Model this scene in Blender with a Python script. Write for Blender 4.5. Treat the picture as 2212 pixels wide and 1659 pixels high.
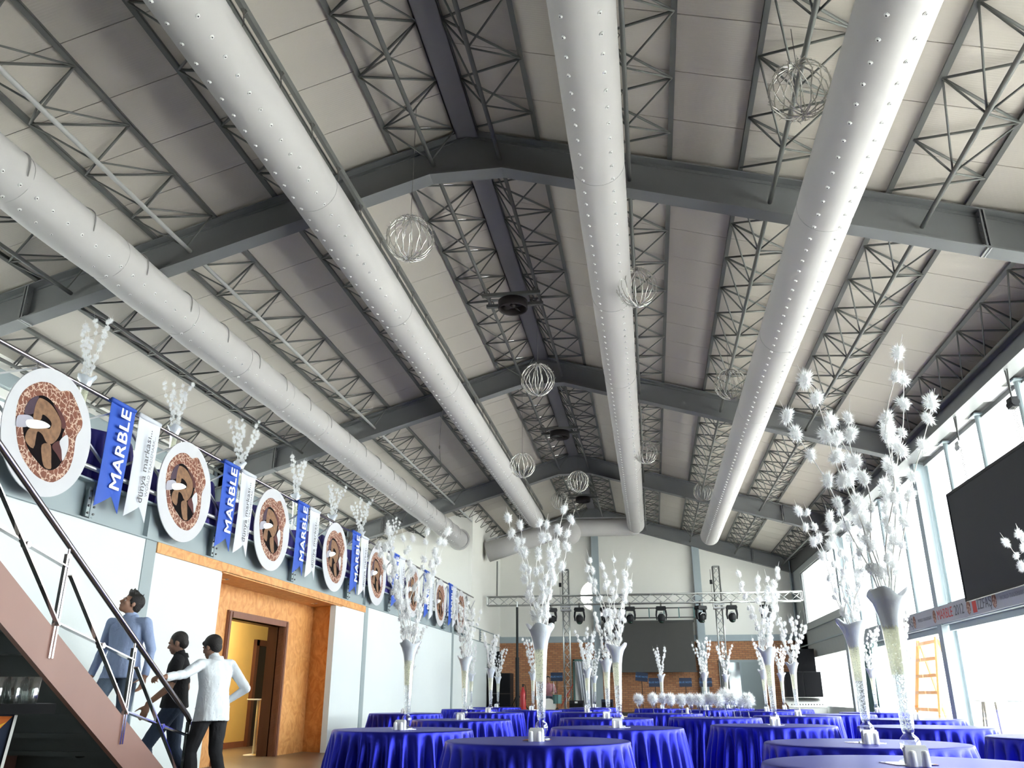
import bpy, math, random
import numpy as np
from mathutils import Vector, Matrix, Quaternion

PI = math.pi
R = math.radians
scene = bpy.context.scene
for o in list(bpy.data.objects):
    bpy.data.objects.remove(o)
COL = scene.collection

# ------------------------------------------------------------------ camera
cam_d = bpy.data.cameras.new('camera')
cam = bpy.data.objects.new('camera', cam_d)
COL.objects.link(cam)
cam_d.sensor_fit = 'HORIZONTAL'
cam_d.sensor_width = 36.0
cam_d.lens = 36.0 * 1800.0 / 2212.0
cam_d.clip_start = 0.05
cam_d.clip_end = 400
cam.location = (0, 0, 1.05)
cam.rotation_euler = (R(90 + 20.5), 0, R(9.05))
scene.camera = cam

# ------------------------------------------------------------------ sky, exposure
world = bpy.data.worlds.new('sky')
scene.world = world
world.use_nodes = True
wn = world.node_tree.nodes
bg = wn['Background']
bg.inputs['Color'].default_value = (0.94, 0.98, 1.0, 1)
bg.inputs['Strength'].default_value = 1.0

sun_d = bpy.data.lights.new('sun', 'SUN')
sun_d.energy = 2.0
sun_d.color = (1.0, 0.97, 0.92)
sun_d.angle = R(0.53)
sun = bpy.data.objects.new('sun', sun_d)
COL.objects.link(sun)
sun.location = (30, 30, 40)
# high sun that runs nearly along the glazed wall and lights the forecourt outside
sun.rotation_euler = Vector((-0.16, -0.42, -0.89)).to_track_quat('-Z', 'Y').to_euler()

scene.view_settings.view_transform = 'Standard'
scene.view_settings.look = 'None'
scene.view_settings.gamma = 1.0
scene.view_settings.use_curve_mapping = False
scene.view_settings.exposure = 3.7
scene.cycles.max_bounces = 8
scene.cycles.glossy_bounces = 3
scene.cycles.diffuse_bounces = 3
scene.cycles.use_light_tree = False
scene.cycles.transparent_max_bounces = 16
scene.cycles.sample_clamp_indirect = 6.0


def portal(x, y0, y1, z0, z1, flip=False):
    """sampling portal in the glazed wall: gives off no light of its own, only guides sky light in"""
    d = bpy.data.lights.new('window_portal', 'AREA')
    d.shape = 'RECTANGLE'
    d.size = y1 - y0
    d.size_y = z1 - z0
    d.cycles.is_portal = True
    o = bpy.data.objects.new('window_portal', d)
    COL.objects.link(o)
    o.location = (x, (y0 + y1) / 2, (z0 + z1) / 2)
    o.rotation_euler = Matrix(((0, 0, 1), (1, 0, 0), (0, 1, 0))).to_euler()  # local -Z looks along -X into the hall
    if flip:
        o.rotation_euler = Matrix(((0, 0, -1), (-1, 0, 0), (0, 1, 0))).to_euler()
    return o


# ------------------------------------------------------------------ helpers
class MB:
    """collects shapes; build() links them as one mesh object"""

    def __init__(s):
        s.v = []
        s.f = []
        s.m = []

    def add(s, verts, faces, mi=0):
        b = len(s.v)
        s.v.extend([tuple(p) for p in verts])
        for f in faces:
            s.f.append([b + i for i in f])
            s.m.append(mi)

    def box(s, c, d, rot=None, mi=0):
        x, y, z = d[0] / 2, d[1] / 2, d[2] / 2
        vs = [Vector((i, j, k)) for i in (-x, x) for j in (-y, y) for k in (-z, z)]
        if rot is not None:
            vs = [rot @ p for p in vs]
        c = Vector(c)
        s.add([p + c for p in vs], [(0, 1, 3, 2), (4, 6, 7, 5), (0, 4, 5, 1), (2, 3, 7, 6), (0, 2, 6, 4), (1, 5, 7, 3)], mi)
        return s

    def span(s, a, b, mi=0):
        return s.box([(a[i] + b[i]) / 2 for i in range(3)], [abs(b[i] - a[i]) for i in range(3)], None, mi)

    def bar(s, p0, p1, w, h, up=(0, 0, 1), mi=0):
        p0, p1 = Vector(p0), Vector(p1)
        d = p1 - p0
        L = d.length
        y = d.normalized()
        u = Vector(up)
        x = y.cross(u)
        if x.length < 1e-5:
            x = y.cross(Vector((1, 0, 0)))
        x.normalize()
        z = x.cross(y)
        rot = Matrix((x, y, z)).transposed()
        return s.box((p0 + p1) / 2, (w, L, h), rot, mi)

    def tube(s, pts, r, n=6, cap=True, mi=0):
        pts = [Vector(p) for p in pts]
        rr = r if isinstance(r, (list, tuple)) else [r] * len(pts)
        t0 = (pts[1] - pts[0]).normalized()
        a = t0.orthogonal().normalized()
        vs = []
        N = len(pts)
        for i, p in enumerate(pts):
            if i == 0:
                t = t0
            elif i == N - 1:
                t = (pts[-1] - pts[-2]).normalized()
            else:
                t = (pts[i + 1] - pts[i - 1]).normalized()
            a = (a - t * a.dot(t))
            if a.length < 1e-6:
                a = t.orthogonal()
            a.normalize()
            b = t.cross(a)
            for k in range(n):
                an = 2 * PI * k / n
                vs.append(p + (a * math.cos(an) + b * math.sin(an)) * rr[i])
        fs = []
        for i in range(N - 1):
            for k in range(n):
                k2 = (k + 1) % n
                fs.append((i * n + k, i * n + k2, (i + 1) * n + k2, (i + 1) * n + k))
        if cap:
            fs.append(tuple(range(n))[::-1])
            fs.append(tuple((N - 1) * n + k for k in range(n)))
        s.add(vs, fs, mi)
        return s

    def cyl(s, p0, p1, r0, r1=None, n=12, cap=True, mi=0):
        return s.tube([p0, p1], [r0, r0 if r1 is None else r1], n, cap, mi)

    def lathe(s, prof, n=24, c=(0, 0, 0), mi=0, fn=None, close=False):
        vs = []
        for (r, z) in prof:
            for k in range(n):
                an = 2 * PI * k / n
                rr, zz = (r, z) if fn is None else fn(r, z, an)
                vs.append((c[0] + rr * math.cos(an), c[1] + rr * math.sin(an), c[2] + zz))
        fs = []
        for i in range(len(prof) - 1):
            for k in range(n):
                k2 = (k + 1) % n
                fs.append((i * n + k, i * n + k2, (i + 1) * n + k2, (i + 1) * n + k))
        if close:
            fs.append(tuple(range(n))[::-1])
            fs.append(tuple((len(prof) - 1) * n + k for k in range(n)))
        s.add(vs, fs, mi)
        return s

    def ell(s, c, rad, nu=12, nv=8, rot=None, mi=0):
        vs = []
        for j in range(1, nv):
            th = PI * j / nv
            for i in range(nu):
                ph = 2 * PI * i / nu
                vs.append(Vector((rad[0] * math.sin(th) * math.cos(ph), rad[1] * math.sin(th) * math.sin(ph), rad[2] * math.cos(th))))
        vs.append(Vector((0, 0, rad[2])))
        vs.append(Vector((0, 0, -rad[2])))
        if rot is not None:
            vs = [rot @ p for p in vs]
        c = Vector(c)
        fs = []
        for j in range(nv - 2):
            for i in range(nu):
                i2 = (i + 1) % nu
                fs.append((j * nu + i, (j + 1) * nu + i, (j + 1) * nu + i2, j * nu + i2))
        T, B = len(vs) - 2, len(vs) - 1
        for i in range(nu):
            i2 = (i + 1) % nu
            fs.append((T, i, i2))
            fs.append((B, (nv - 2) * nu + i2, (nv - 2) * nu + i))
        s.add([p + c for p in vs], fs, mi)
        return s

    def prism(s, pts, off, mi=0):
        """planar 3D outline extruded by off"""
        off = Vector(off)
        n = len(pts)
        vs = [Vector(p) for p in pts] + [Vector(p) + off for p in pts]
        fs = [tuple(range(n))[::-1], tuple(range(n, 2 * n))]
        for i in range(n):
            j = (i + 1) % n
            fs.append((i, j, n + j, n + i))
        s.add(vs, fs, mi)
        return s

    def mesh(s, name, mats, smooth=False):
        me = bpy.data.meshes.new(name)
        me.from_pydata(s.v, [], s.f)
        if not isinstance(mats, (list, tuple)):
            mats = [mats]
        for m in mats:
            me.materials.append(m)
        if len(mats) > 1:
            me.polygons.foreach_set('material_index', s.m)
        if smooth:
            me.polygons.foreach_set('use_smooth', [True] * len(me.polygons))
        me.update()
        return me

    def build(s, name, mats, parent=None, smooth=False, loc=(0, 0, 0), rot=(0, 0, 0)):
        return obj(name, s.mesh(name, mats, smooth), parent, loc, rot)


def obj(name, data, parent=None, loc=(0, 0, 0), rot=(0, 0, 0), sc=None):
    o = bpy.data.objects.new(name, data)
    COL.objects.link(o)
    if parent is not None:
        o.parent = parent
    o.location = loc
    o.rotation_euler = rot
    if sc is not None:
        o.scale = (sc, sc, sc) if isinstance(sc, (int, float)) else sc
    return o


def tag(o, label, cat, group=None, kind=None):
    o['label'] = label
    o['category'] = cat
    if group:
        o['group'] = group
    if kind:
        o['kind'] = kind
    return o


def thing(name, label, cat, loc=(0, 0, 0), rotz=0.0, group=None):
    o = bpy.data.objects.new(name, None)
    COL.objects.link(o)
    o.empty_display_size = 0.1
    o.location = loc
    o.rotation_euler = (0, 0, rotz)
    return tag(o, label, cat, group)


def struct(o, label=None):
    o['kind'] = 'structure'
    if label:
        o['label'] = label
    return o


def sempty(name, label=None):
    o = bpy.data.objects.new(name, None)
    COL.objects.link(o)
    return struct(o, label)


def stuff(o):
    o['kind'] = 'stuff'
    return o


def text_mesh(body, size, mat, extr=0.002, align='CENTER', spacing=1.0, shear=0.0, bold=0.0):
    c = bpy.data.curves.new('text', 'FONT')
    c.body = body
    c.size = size
    c.extrude = extr
    c.align_x = align
    c.align_y = 'CENTER'
    c.space_character = spacing
    c.shear = shear
    c.offset = bold
    c.resolution_u = 3
    o = bpy.data.objects.new('text', c)
    COL.objects.link(o)
    dg = bpy.context.evaluated_depsgraph_get()
    me = bpy.data.meshes.new_from_object(o.evaluated_get(dg))
    bpy.data.objects.remove(o)
    me.materials.clear()
    me.materials.append(mat)
    return me


# ------------------------------------------------------------------ materials
def nmat(name):
    m = bpy.data.materials.new(name)
    m.use_nodes = True
    nt = m.node_tree
    return m, nt, nt.nodes['Principled BSDF']


def pm(name, col, rough=0.6, metal=0.0, var=0.0, scale=4.0, bump=0.0, bscale=40.0, stretch=None, spec=None, sheen=0.0, sub=0.0):
    """principled material with noise variation and fine relief in object space"""
    m, nt, p = nmat(name)
    c = tuple(col) + (1,)
    p.inputs['Base Color'].default_value = c
    p.inputs['Roughness'].default_value = rough
    p.inputs['Metallic'].default_value = metal
    if spec is not None:
        p.inputs['Specular IOR Level'].default_value = spec
    if sheen:
        p.inputs['Sheen Weight'].default_value = sheen
    tc = nt.nodes.new('ShaderNodeTexCoord')
    mp = nt.nodes.new('ShaderNodeMapping')
    nt.links.new(tc.outputs['Object'], mp.inputs['Vector'])
    if stretch:
        mp.inputs['Scale'].default_value = stretch
    no = nt.nodes.new('ShaderNodeTexNoise')
    no.inputs['Scale'].default_value = scale
    no.inputs['Detail'].default_value = 4
    nt.links.new(mp.outputs['Vector'], no.inputs['Vector'])
    if var > 0:
        mx = nt.nodes.new('ShaderNodeMix')
        mx.data_type = 'RGBA'
        mx.inputs['A'].default_value = tuple(max(0, v * (1 - var)) for v in col) + (1,)
        mx.inputs['B'].default_value = tuple(min(1, v * (1 + var)) for v in col) + (1,)
        nt.links.new(no.outputs['Fac'], mx.inputs['Factor'])
        nt.links.new(mx.outputs['Result'], p.inputs['Base Color'])
    if bump > 0:
        n2 = nt.nodes.new('ShaderNodeTexNoise')
        n2.inputs['Scale'].default_value = bscale
        n2.inputs['Detail'].default_value = 3
        nt.links.new(mp.outputs['Vector'], n2.inputs['Vector'])
        bp = nt.nodes.new('ShaderNodeBump')
        bp.inputs['Strength'].default_value = bump
        bp.inputs['Distance'].default_value = 0.02
        nt.links.new(n2.outputs['Fac'], bp.inputs['Height'])
        nt.links.new(bp.outputs['Normal'], p.inputs['Normal'])
    return m


def glass_mat(name, tint=(1, 1, 1), gloss=0.08, rough=0.03):
    """clear thin glass: mostly see-through, mirror-like at grazing angles"""
    m = bpy.data.materials.new(name)
    m.use_nodes = True
    nt = m.node_tree
    nt.nodes.remove(nt.nodes['Principled BSDF'])
    out = nt.nodes['Material Output']
    tr = nt.nodes.new('ShaderNodeBsdfTransparent')
    tr.inputs['Color'].default_value = tuple(tint) + (1,)
    gl = nt.nodes.new('ShaderNodeBsdfGlossy')
    gl.inputs['Roughness'].default_value = rough
    lw = nt.nodes.new('ShaderNodeLayerWeight')
    lw.inputs['Blend'].default_value = 0.5
    pw = nt.nodes.new('ShaderNodeMath')
    pw.operation = 'POWER'
    pw.inputs[1].default_value = 4.0
    ad = nt.nodes.new('ShaderNodeMath')
    ad.operation = 'MULTIPLY_ADD'
    ad.use_clamp = True
    ad.inputs[1].default_value = 0.8
    ad.inputs[2].default_value = gloss
    nt.links.new(lw.outputs['Facing'], pw.inputs[0])
    mx = nt.nodes.new('ShaderNodeMixShader')
    nt.links.new(pw.outputs[0], ad.inputs[0])
    nt.links.new(ad.outputs[0], mx.inputs['Fac'])
    nt.links.new(tr.outputs[0], mx.inputs[1])
    nt.links.new(gl.outputs[0], mx.inputs[2])
    nt.links.new(mx.outputs[0], out.inputs['Surface'])
    return m


def fluff_mat(name, col):
    """white down: diffuse with light coming through"""
    m = bpy.data.materials.new(name)
    m.use_nodes = True
    nt = m.node_tree
    nt.nodes.remove(nt.nodes['Principled BSDF'])
    out = nt.nodes['Material Output']
    d = nt.nodes.new('ShaderNodeBsdfDiffuse')
    t = nt.nodes.new('ShaderNodeBsdfTranslucent')
    d.inputs['Color'].default_value = tuple(col) + (1,)
    t.inputs['Color'].default_value = tuple(col) + (1,)
    mx = nt.nodes.new('ShaderNodeMixShader')
    mx.inputs['Fac'].default_value = 0.55
    nt.links.new(d.outputs[0], mx.inputs[1])
    nt.links.new(t.outputs[0], mx.inputs[2])
    nt.links.new(mx.outputs[0], out.inputs['Surface'])
    return m


def bead_mat(name, col, clear, scale):
    """glass beads packed in the vase: speckled, light coming through"""
    m = fluff_mat(name, col)
    nt = m.node_tree
    out = nt.nodes['Material Output']
    old = out.inputs['Surface'].links[0].from_socket
    tr = nt.nodes.new('ShaderNodeBsdfTransparent')
    tc = nt.nodes.new('ShaderNodeTexCoord')
    vo = nt.nodes.new('ShaderNodeTexNoise')
    vo.inputs['Scale'].default_value = scale
    vo.inputs['Detail'].default_value = 1
    nt.links.new(tc.outputs['Object'], vo.inputs['Vector'])
    cr = nt.nodes.new('ShaderNodeValToRGB')
    cr.color_ramp.elements[0].position = clear - 0.06
    cr.color_ramp.elements[0].color = (0.12, 0.12, 0.12, 1)
    cr.color_ramp.elements[1].position = clear + 0.06
    cr.color_ramp.elements[1].color = (1, 1, 1, 1)
    nt.links.new(vo.outputs['Fac'], cr.inputs['Fac'])
    mx = nt.nodes.new('ShaderNodeMixShader')
    nt.links.new(cr.outputs['Color'], mx.inputs['Fac'])
    nt.links.new(tr.outputs[0], mx.inputs[1])
    nt.links.new(old, mx.inputs[2])
    nt.links.new(mx.outputs[0], out.inputs['Surface'])
    return m


def roof_panel_mat():
    m, nt, p = nmat('roof_panel')
    p.inputs['Roughness'].default_value = 0.55
    tc = nt.nodes.new('ShaderNodeTexCoord')
    wv = nt.nodes.new('ShaderNodeTexWave')
    wv.wave_type = 'BANDS'
    wv.bands_direction = 'Y'
    wv.inputs['Scale'].default_value = 9.0
    wv.inputs['Distortion'].default_value = 0.0
    nt.links.new(tc.outputs['Object'], wv.inputs['Vector'])
    no = nt.nodes.new('ShaderNodeTexNoise')
    no.inputs['Scale'].default_value = 0.6
    nt.links.new(tc.outputs['Object'], no.inputs['Vector'])
    mx = nt.nodes.new('ShaderNodeMix')
    mx.data_type = 'RGBA'
    mx.inputs['A'].default_value = (0.505, 0.465, 0.41, 1)
    mx.inputs['B'].default_value = (0.56, 0.515, 0.455, 1)
    nt.links.new(no.outputs['Fac'], mx.inputs['Factor'])
    nt.links.new(mx.outputs['Result'], p.inputs['Base Color'])
    bp = nt.nodes.new('ShaderNodeBump')
    bp.inputs['Strength'].default_value = 0.25
    bp.inputs['Distance'].default_value = 0.004
    nt.links.new(wv.outputs['Fac'], bp.inputs['Height'])
    nt.links.new(bp.outputs['Normal'], p.inputs['Normal'])
    return m


def brick_mat():
    m, nt, p = nmat('brick')
    p.inputs['Roughness'].default_value = 0.85
    tc = nt.nodes.new('ShaderNodeTexCoord')
    mp = nt.nodes.new('ShaderNodeMapping')
    mp.inputs['Rotation'].default_value = (R(90), 0, 0)
    nt.links.new(tc.outputs['Object'], mp.inputs['Vector'])
    br = nt.nodes.new('ShaderNodeTexBrick')
    br.inputs['Scale'].default_value = 1.0
    br.inputs['Brick Width'].default_value = 0.23
    br.inputs['Row Height'].default_value = 0.075
    br.inputs['Mortar Size'].default_value = 0.009
    br.inputs['Color1'].default_value = (0.42, 0.17, 0.08, 1)
    br.inputs['Color2'].default_value = (0.55, 0.27, 0.13, 1)
    br.inputs['Mortar'].default_value = (0.22, 0.13, 0.09, 1)
    nt.links.new(mp.outputs['Vector'], br.inputs['Vector'])
    nt.links.new(br.outputs['Color'], p.inputs['Base Color'])
    bp = nt.nodes.new('ShaderNodeBump')
    bp.inputs['Strength'].default_value = 0.6
    bp.inputs['Distance'].default_value = 0.01
    bp.invert = True
    nt.links.new(br.outputs['Fac'], bp.inputs['Height'])
    nt.links.new(bp.outputs['Normal'], p.inputs['Normal'])
    return m


def swirl_mat(name, a, b, scale, rough=0.45):
    m, nt, p = nmat(name)
    p.inputs['Roughness'].default_value = rough
    tc = nt.nodes.new('ShaderNodeTexCoord')
    mp = nt.nodes.new('ShaderNodeMapping')
    mp.inputs['Rotation'].default_value = (0.5, 0.3, 0.2)
    mp.inputs['Scale'].default_value = (1, 1, 0.8)
    nt.links.new(tc.outputs['Object'], mp.inputs['Vector'])
    no = nt.nodes.new('ShaderNodeTexNoise')
    no.inputs['Scale'].default_value = scale
    no.inputs['Detail'].default_value = 6
    no.inputs['Distortion'].default_value = 3.0
    nt.links.new(mp.outputs['Vector'], no.inputs['Vector'])
    cr = nt.nodes.new('ShaderNodeValToRGB')
    cr.color_ramp.elements[0].position = 0.35
    cr.color_ramp.elements[0].color = tuple(a) + (1,)
    cr.color_ramp.elements[1].position = 0.68
    cr.color_ramp.elements[1].color = tuple(b) + (1,)
    nt.links.new(no.outputs['Fac'], cr.inputs['Fac'])
    nt.links.new(cr.outputs['Color'], p.inputs['Base Color'])
    return m


def marble_mat(name, base1, base2, vein, scale, width):
    m, nt, p = nmat(name)
    p.inputs['Roughness'].default_value = 0.6
    tc = nt.nodes.new('ShaderNodeTexCoord')
    no = nt.nodes.new('ShaderNodeTexNoise')
    no.inputs['Scale'].default_value = scale * 0.8
    no.inputs['Detail'].default_value = 5
    nt.links.new(tc.outputs['Object'], no.inputs['Vector'])
    ad = nt.nodes.new('ShaderNodeMix')
    ad.data_type = 'RGBA'
    ad.blend_type = 'ADD'
    ad.inputs['Factor'].default_value = 0.18
    nt.links.new(tc.outputs['Object'], ad.inputs['A'])
    nt.links.new(no.outputs['Color'], ad.inputs['B'])
    vo = nt.nodes.new('ShaderNodeTexVoronoi')
    vo.feature = 'DISTANCE_TO_EDGE'
    vo.inputs['Scale'].default_value = scale
    nt.links.new(ad.outputs['Result'], vo.inputs['Vector'])
    cr = nt.nodes.new('ShaderNodeValToRGB')
    cr.color_ramp.elements[0].position = width * 0.4
    cr.color_ramp.elements[0].color = tuple(vein) + (1,)
    cr.color_ramp.elements[1].position = width
    cr.color_ramp.elements[1].color = (0, 0, 0, 1)
    nt.links.new(vo.outputs['Distance'], cr.inputs['Fac'])
    mx = nt.nodes.new('ShaderNodeMix')
    mx.data_type = 'RGBA'
    mx.inputs['A'].default_value = tuple(base1) + (1,)
    mx.inputs['B'].default_value = tuple(base2) + (1,)
    nt.links.new(no.outputs['Fac'], mx.inputs['Factor'])
    m2 = nt.nodes.new('ShaderNodeMix')
    m2.data_type = 'RGBA'
    m2.blend_type = 'ADD'
    m2.inputs['Factor'].default_value = 1.0
    nt.links.new(mx.outputs['Result'], m2.inputs['A'])
    nt.links.new(cr.outputs['Color'], m2.inputs['B'])
    nt.links.new(m2.outputs['Result'], p.inputs['Base Color'])
    return m


def plaid_mat():
    m, nt, p = nmat('plaid_cloth')
    p.inputs['Roughness'].default_value = 0.85
    tc = nt.nodes.new('ShaderNodeTexCoord')
    ck = nt.nodes.new('ShaderNodeTexChecker')
    ck.inputs['Scale'].default_value = 42
    ck.inputs['Color1'].default_value = (0.33, 0.05, 0.08, 1)
    ck.inputs['Color2'].default_value = (0.55, 0.4, 0.42, 1)
    nt.links.new(tc.outputs['Object'], ck.inputs['Vector'])
    nt.links.new(ck.outputs['Color'], p.inputs['Base Color'])
    return m


G = {}
G['roof'] = roof_panel_mat()
G['brick'] = brick_mat()
G['frame'] = pm('frame_grey_paint', (0.17, 0.175, 0.178), 0.5, 0.0, 0.08, 3, 0.0)
G['truss'] = pm('truss_grey_paint', (0.135, 0.138, 0.128), 0.5, 0.0, 0.1, 6)
G['chord_light'] = pm('chord_light_grey', (0.36, 0.36, 0.345), 0.5, 0.0, 0.1, 6)
G['ridge'] = pm('ridge_grey', (0.20, 0.195, 0.21), 0.6, 0.0, 0.06, 3)
G['duct'] = pm('duct_fabric', (0.47, 0.455, 0.445), 0.8, 0.0, 0.03, 2, 0.12, 7, (1, 0.35, 1))
G['seam'] = pm('duct_seam', (0.38, 0.37, 0.36), 0.8)
G['nozzle'] = pm('nozzle_plastic', (0.8, 0.8, 0.78), 0.4)
G['dark'] = pm('dark_void', (0.03, 0.03, 0.03), 0.8)
G['rail_dark'] = pm('rail_dark_grey', (0.075, 0.075, 0.072), 0.6, 0, 0.1)
G['wire'] = pm('wire_steel', (0.16, 0.15, 0.14), 0.5, 0.5)
G['silver'] = pm('silver_twig', (0.66, 0.65, 0.61), 0.25, 0.9, 0.2, 30)
G['fan'] = pm('fan_black_brown', (0.02, 0.015, 0.015), 0.5)
G['wall_white'] = pm('wall_white_plaster', (0.73, 0.78, 0.785), 0.7, 0, 0.03, 1.5, 0.06, 30)
G['wall_back'] = pm('wall_cream_plaster', (0.84, 0.83, 0.78), 0.75, 0, 0.03, 1.2, 0.04, 25)
G['steel_wall'] = pm('wall_grey_sheet', (0.42, 0.45, 0.44), 0.6, 0, 0.06)
G['fascia'] = pm('fascia_blue_grey', (0.33, 0.39, 0.41), 0.5, 0, 0.05, 2)
G['band'] = pm('band_blue_grey', (0.36, 0.42, 0.45), 0.55, 0, 0.05)
G['floor'] = pm('floor_brown_grey_tile', (0.17, 0.135, 0.105), 0.3, 0, 0.15, 1.2)
G['orange'] = swirl_mat('orange_burnished_plaster', (0.62, 0.265, 0.075), (0.80, 0.42, 0.155), 3.6)
G['yellow'] = pm('yellow_plaster', (0.62, 0.5, 0.2), 0.7, 0, 0.05)
G['wood_dark'] = pm('dark_brown_wood', (0.10, 0.038, 0.022), 0.4, 0, 0.3, 10, 0, 40, (1, 1, 0.1))
G['wood_frame'] = pm('brown_wood_frame', (0.22, 0.09, 0.055), 0.4, 0, 0.2, 10, 0, 40, (1, 1, 0.1))
G['black_door'] = pm('black_door', (0.012, 0.01, 0.01), 0.5)
G['white_paint'] = pm('white_paint', (0.82, 0.82, 0.8), 0.4)
G['chrome'] = pm('chrome', (0.78, 0.76, 0.78), 0.12, 1.0)
G['chrome_rail'] = pm('rail_dark_chrome', (0.42, 0.38, 0.40), 0.22, 1.0)
G['galv'] = pm('galvanised_steel', (0.55, 0.56, 0.57), 0.35, 0.7, 0.1)
G['stringer'] = pm('stringer_red_brown_paint', (0.29, 0.155, 0.125), 0.4, 0, 0.14, 1.5)
G['tread'] = pm('tread_dark_grey', (0.055, 0.065, 0.062), 0.55, 0, 0.1)
G['blue'] = pm('blue_satin_cloth', (0.026, 0.030, 0.42), 0.40, 0.85, 0.06, 3, 0.03, 300, None, 0.3)
G['blue_balcony'] = pm('violet_blue_cloth', (0.045, 0.03, 0.24), 0.5, 0, 0.06)
G['glass'] = glass_mat('vase_glass', (0.95, 0.965, 0.96), 0.13)
G['tumbler'] = glass_mat('tumbler_glass', (0.9, 0.93, 0.92), 0.32, 0.12)
G['pane'] = glass_mat('window_glass', (0.96, 0.985, 0.975), 0.02)
G['crystal'] = bead_mat('pale_bead_filling', (0.93, 0.92, 0.78), 0.36, 95)
G['crystal_low'] = bead_mat('clear_bead_filling', (0.90, 0.92, 0.93), 0.56, 110)
G['cuff'] = pm('white_gauze_cuff', (0.80, 0.82, 0.88), 0.8, 0, 0.05, 12, 0.2, 18)
G['twig'] = pm('white_twig', (0.84, 0.83, 0.80), 0.6, 0, 0.06, 20)
G['fluff'] = fluff_mat('white_down', (0.97, 0.975, 0.98))
G['ceramic'] = pm('white_ceramic', (0.86, 0.86, 0.85), 0.2)
G['paper'] = pm('white_paper', (0.84, 0.84, 0.82), 0.7)
G['mirror'] = pm('mirror_plate', (0.75, 0.77, 0.77), 0.05, 1.0)
G['disc'] = pm('disc_white_print', (0.62, 0.62, 0.65), 0.55, 0, 0.05, 2.5)
G['print_marble'] = marble_mat('printed_red_marble', (0.10, 0.020, 0.012), (0.29, 0.10, 0.05), (0.42, 0.38, 0.31), 12, 0.08)
G['print_dark'] = pm('printed_dark_hollow', (0.004, 0.002, 0.003), 0.7, 0, 0.3, 8, 0, 40, None, 0.1)  # near-black print of the emblem's hollow interior
G['print_tan'] = pm('printed_tan_stone', (0.235, 0.12, 0.06), 0.6, 0, 0.75, 18)
G['print_maroon'] = pm('printed_maroon', (0.08, 0.012, 0.012), 0.6, 0, 0.3, 10)
G['print_plum'] = pm('printed_plum', (0.055, 0.028, 0.05), 0.6, 0, 0.3, 8)
G['print_glow'] = pm('printed_white_beam', (0.86, 0.86, 0.82), 0.6)
G['print_haze'] = pm('printed_lilac_beam', (0.40, 0.39, 0.46), 0.6, 0, 0.15, 8)
G['banner_blue'] = pm('banner_blue_cloth', (0.028, 0.098, 0.52), 0.6, 0, 0.04)
G['banner_white'] = pm('banner_white_cloth', (0.68, 0.70, 0.76), 0.65, 0, 0.03)
G['ink_white'] = pm('ink_white', (0.9, 0.9, 0.92), 0.6)
G['ink_grey'] = pm('ink_grey', (0.13, 0.13, 0.14), 0.6)
G['ink_soft'] = pm('ink_soft_grey', (0.27, 0.27, 0.30), 0.6)
G['ink_red'] = pm('ink_red', (0.55, 0.06, 0.05), 0.6)
G['ink_blue'] = pm('ink_blue', (0.10, 0.25, 0.5), 0.6)
G['strip'] = pm('grey_banner_strip', (0.42, 0.43, 0.46), 0.6, 0, 0.04)
G['screen_black'] = pm('screen_black_fabric', (0.016, 0.017, 0.021), 0.7)
G['screen_grey'] = pm('screen_dark_grey', (0.075, 0.072, 0.068), 0.7, 0, 0.05)
G['alu'] = pm('truss_aluminium', (0.42, 0.43, 0.42), 0.35, 0.8)
G['black'] = pm('black_plastic', (0.012, 0.012, 0.014), 0.55, 0, 0.1, 10, 0, 40, None, 0.25)
G['grille'] = pm('black_grille', (0.012, 0.012, 0.014), 0.95, 0, 0.2, 60, 0, 40, None, 0.1)
G['lens'] = pm('lens_dark_green', (0.012, 0.03, 0.022), 0.08)
G['stage'] = pm('stage_dark_carpet', (0.02, 0.018, 0.02), 0.9)
G['wood_light'] = pm('light_wood_edge', (0.62, 0.48, 0.36), 0.5, 0, 0.1)
G['red'] = pm('red_enamel', (0.45, 0.02, 0.025), 0.35)
G['brass'] = pm('cymbal_brass', (0.75, 0.6, 0.2), 0.25, 1.0)
G['navy'] = pm('navy_board', (0.012, 0.022, 0.055), 0.5)
G['teal'] = pm('teal_curtain', (0.10, 0.21, 0.20), 0.7, 0, 0.1)
G['ladder'] = pm('orange_wood_ladder', (0.82, 0.34, 0.12), 0.5, 0, 0.1)
G['ground'] = pm('pale_concrete', (0.62, 0.61, 0.59), 0.9, 0, 0.05, 0.4)
G['terracotta'] = pm('terracotta_tiles', (0.68, 0.30, 0.16), 0.8, 0, 0.12, 3)
G['skin'] = pm('skin', (0.36, 0.19, 0.125), 0.5, 0, 0.06, 20)
G['skin_dark'] = pm('skin_tan', (0.27, 0.14, 0.09), 0.5, 0, 0.06, 20)
G['hair'] = pm('black_hair', (0.013, 0.009, 0.008), 0.5, 0, 0.3, 40, 0.5, 120)
G['shirt_blue'] = pm('shirt_light_blue_stripes', (0.31, 0.39, 0.60), 0.8, 0, 0.10, 30, 0.9, 9, (1, 1, 0.35))
G['shirt_white'] = pm('shirt_white_cotton', (0.78, 0.82, 0.86), 0.8, 0, 0.03, 8, 0.9, 8, (1, 1, 0.4))
G['shirt_black'] = pm('shirt_black_cotton', (0.012, 0.011, 0.014), 0.85, 0, 0.1, 8, 0.2, 9)
G['jeans_pale'] = pm('jeans_grey_blue', (0.11, 0.15, 0.21), 0.85, 0, 0.15, 9, 0.3, 9)
G['jeans_dark'] = pm('jeans_dark_blue', (0.03, 0.045, 0.08), 0.85, 0, 0.25, 7, 0.3, 9)
G['trousers'] = pm('trousers_charcoal', (0.018, 0.018, 0.022), 0.85, 0, 0.1, 8, 0.25, 8)
G['shoe'] = pm('black_shoe', (0.012, 0.011, 0.011), 0.4)
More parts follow.
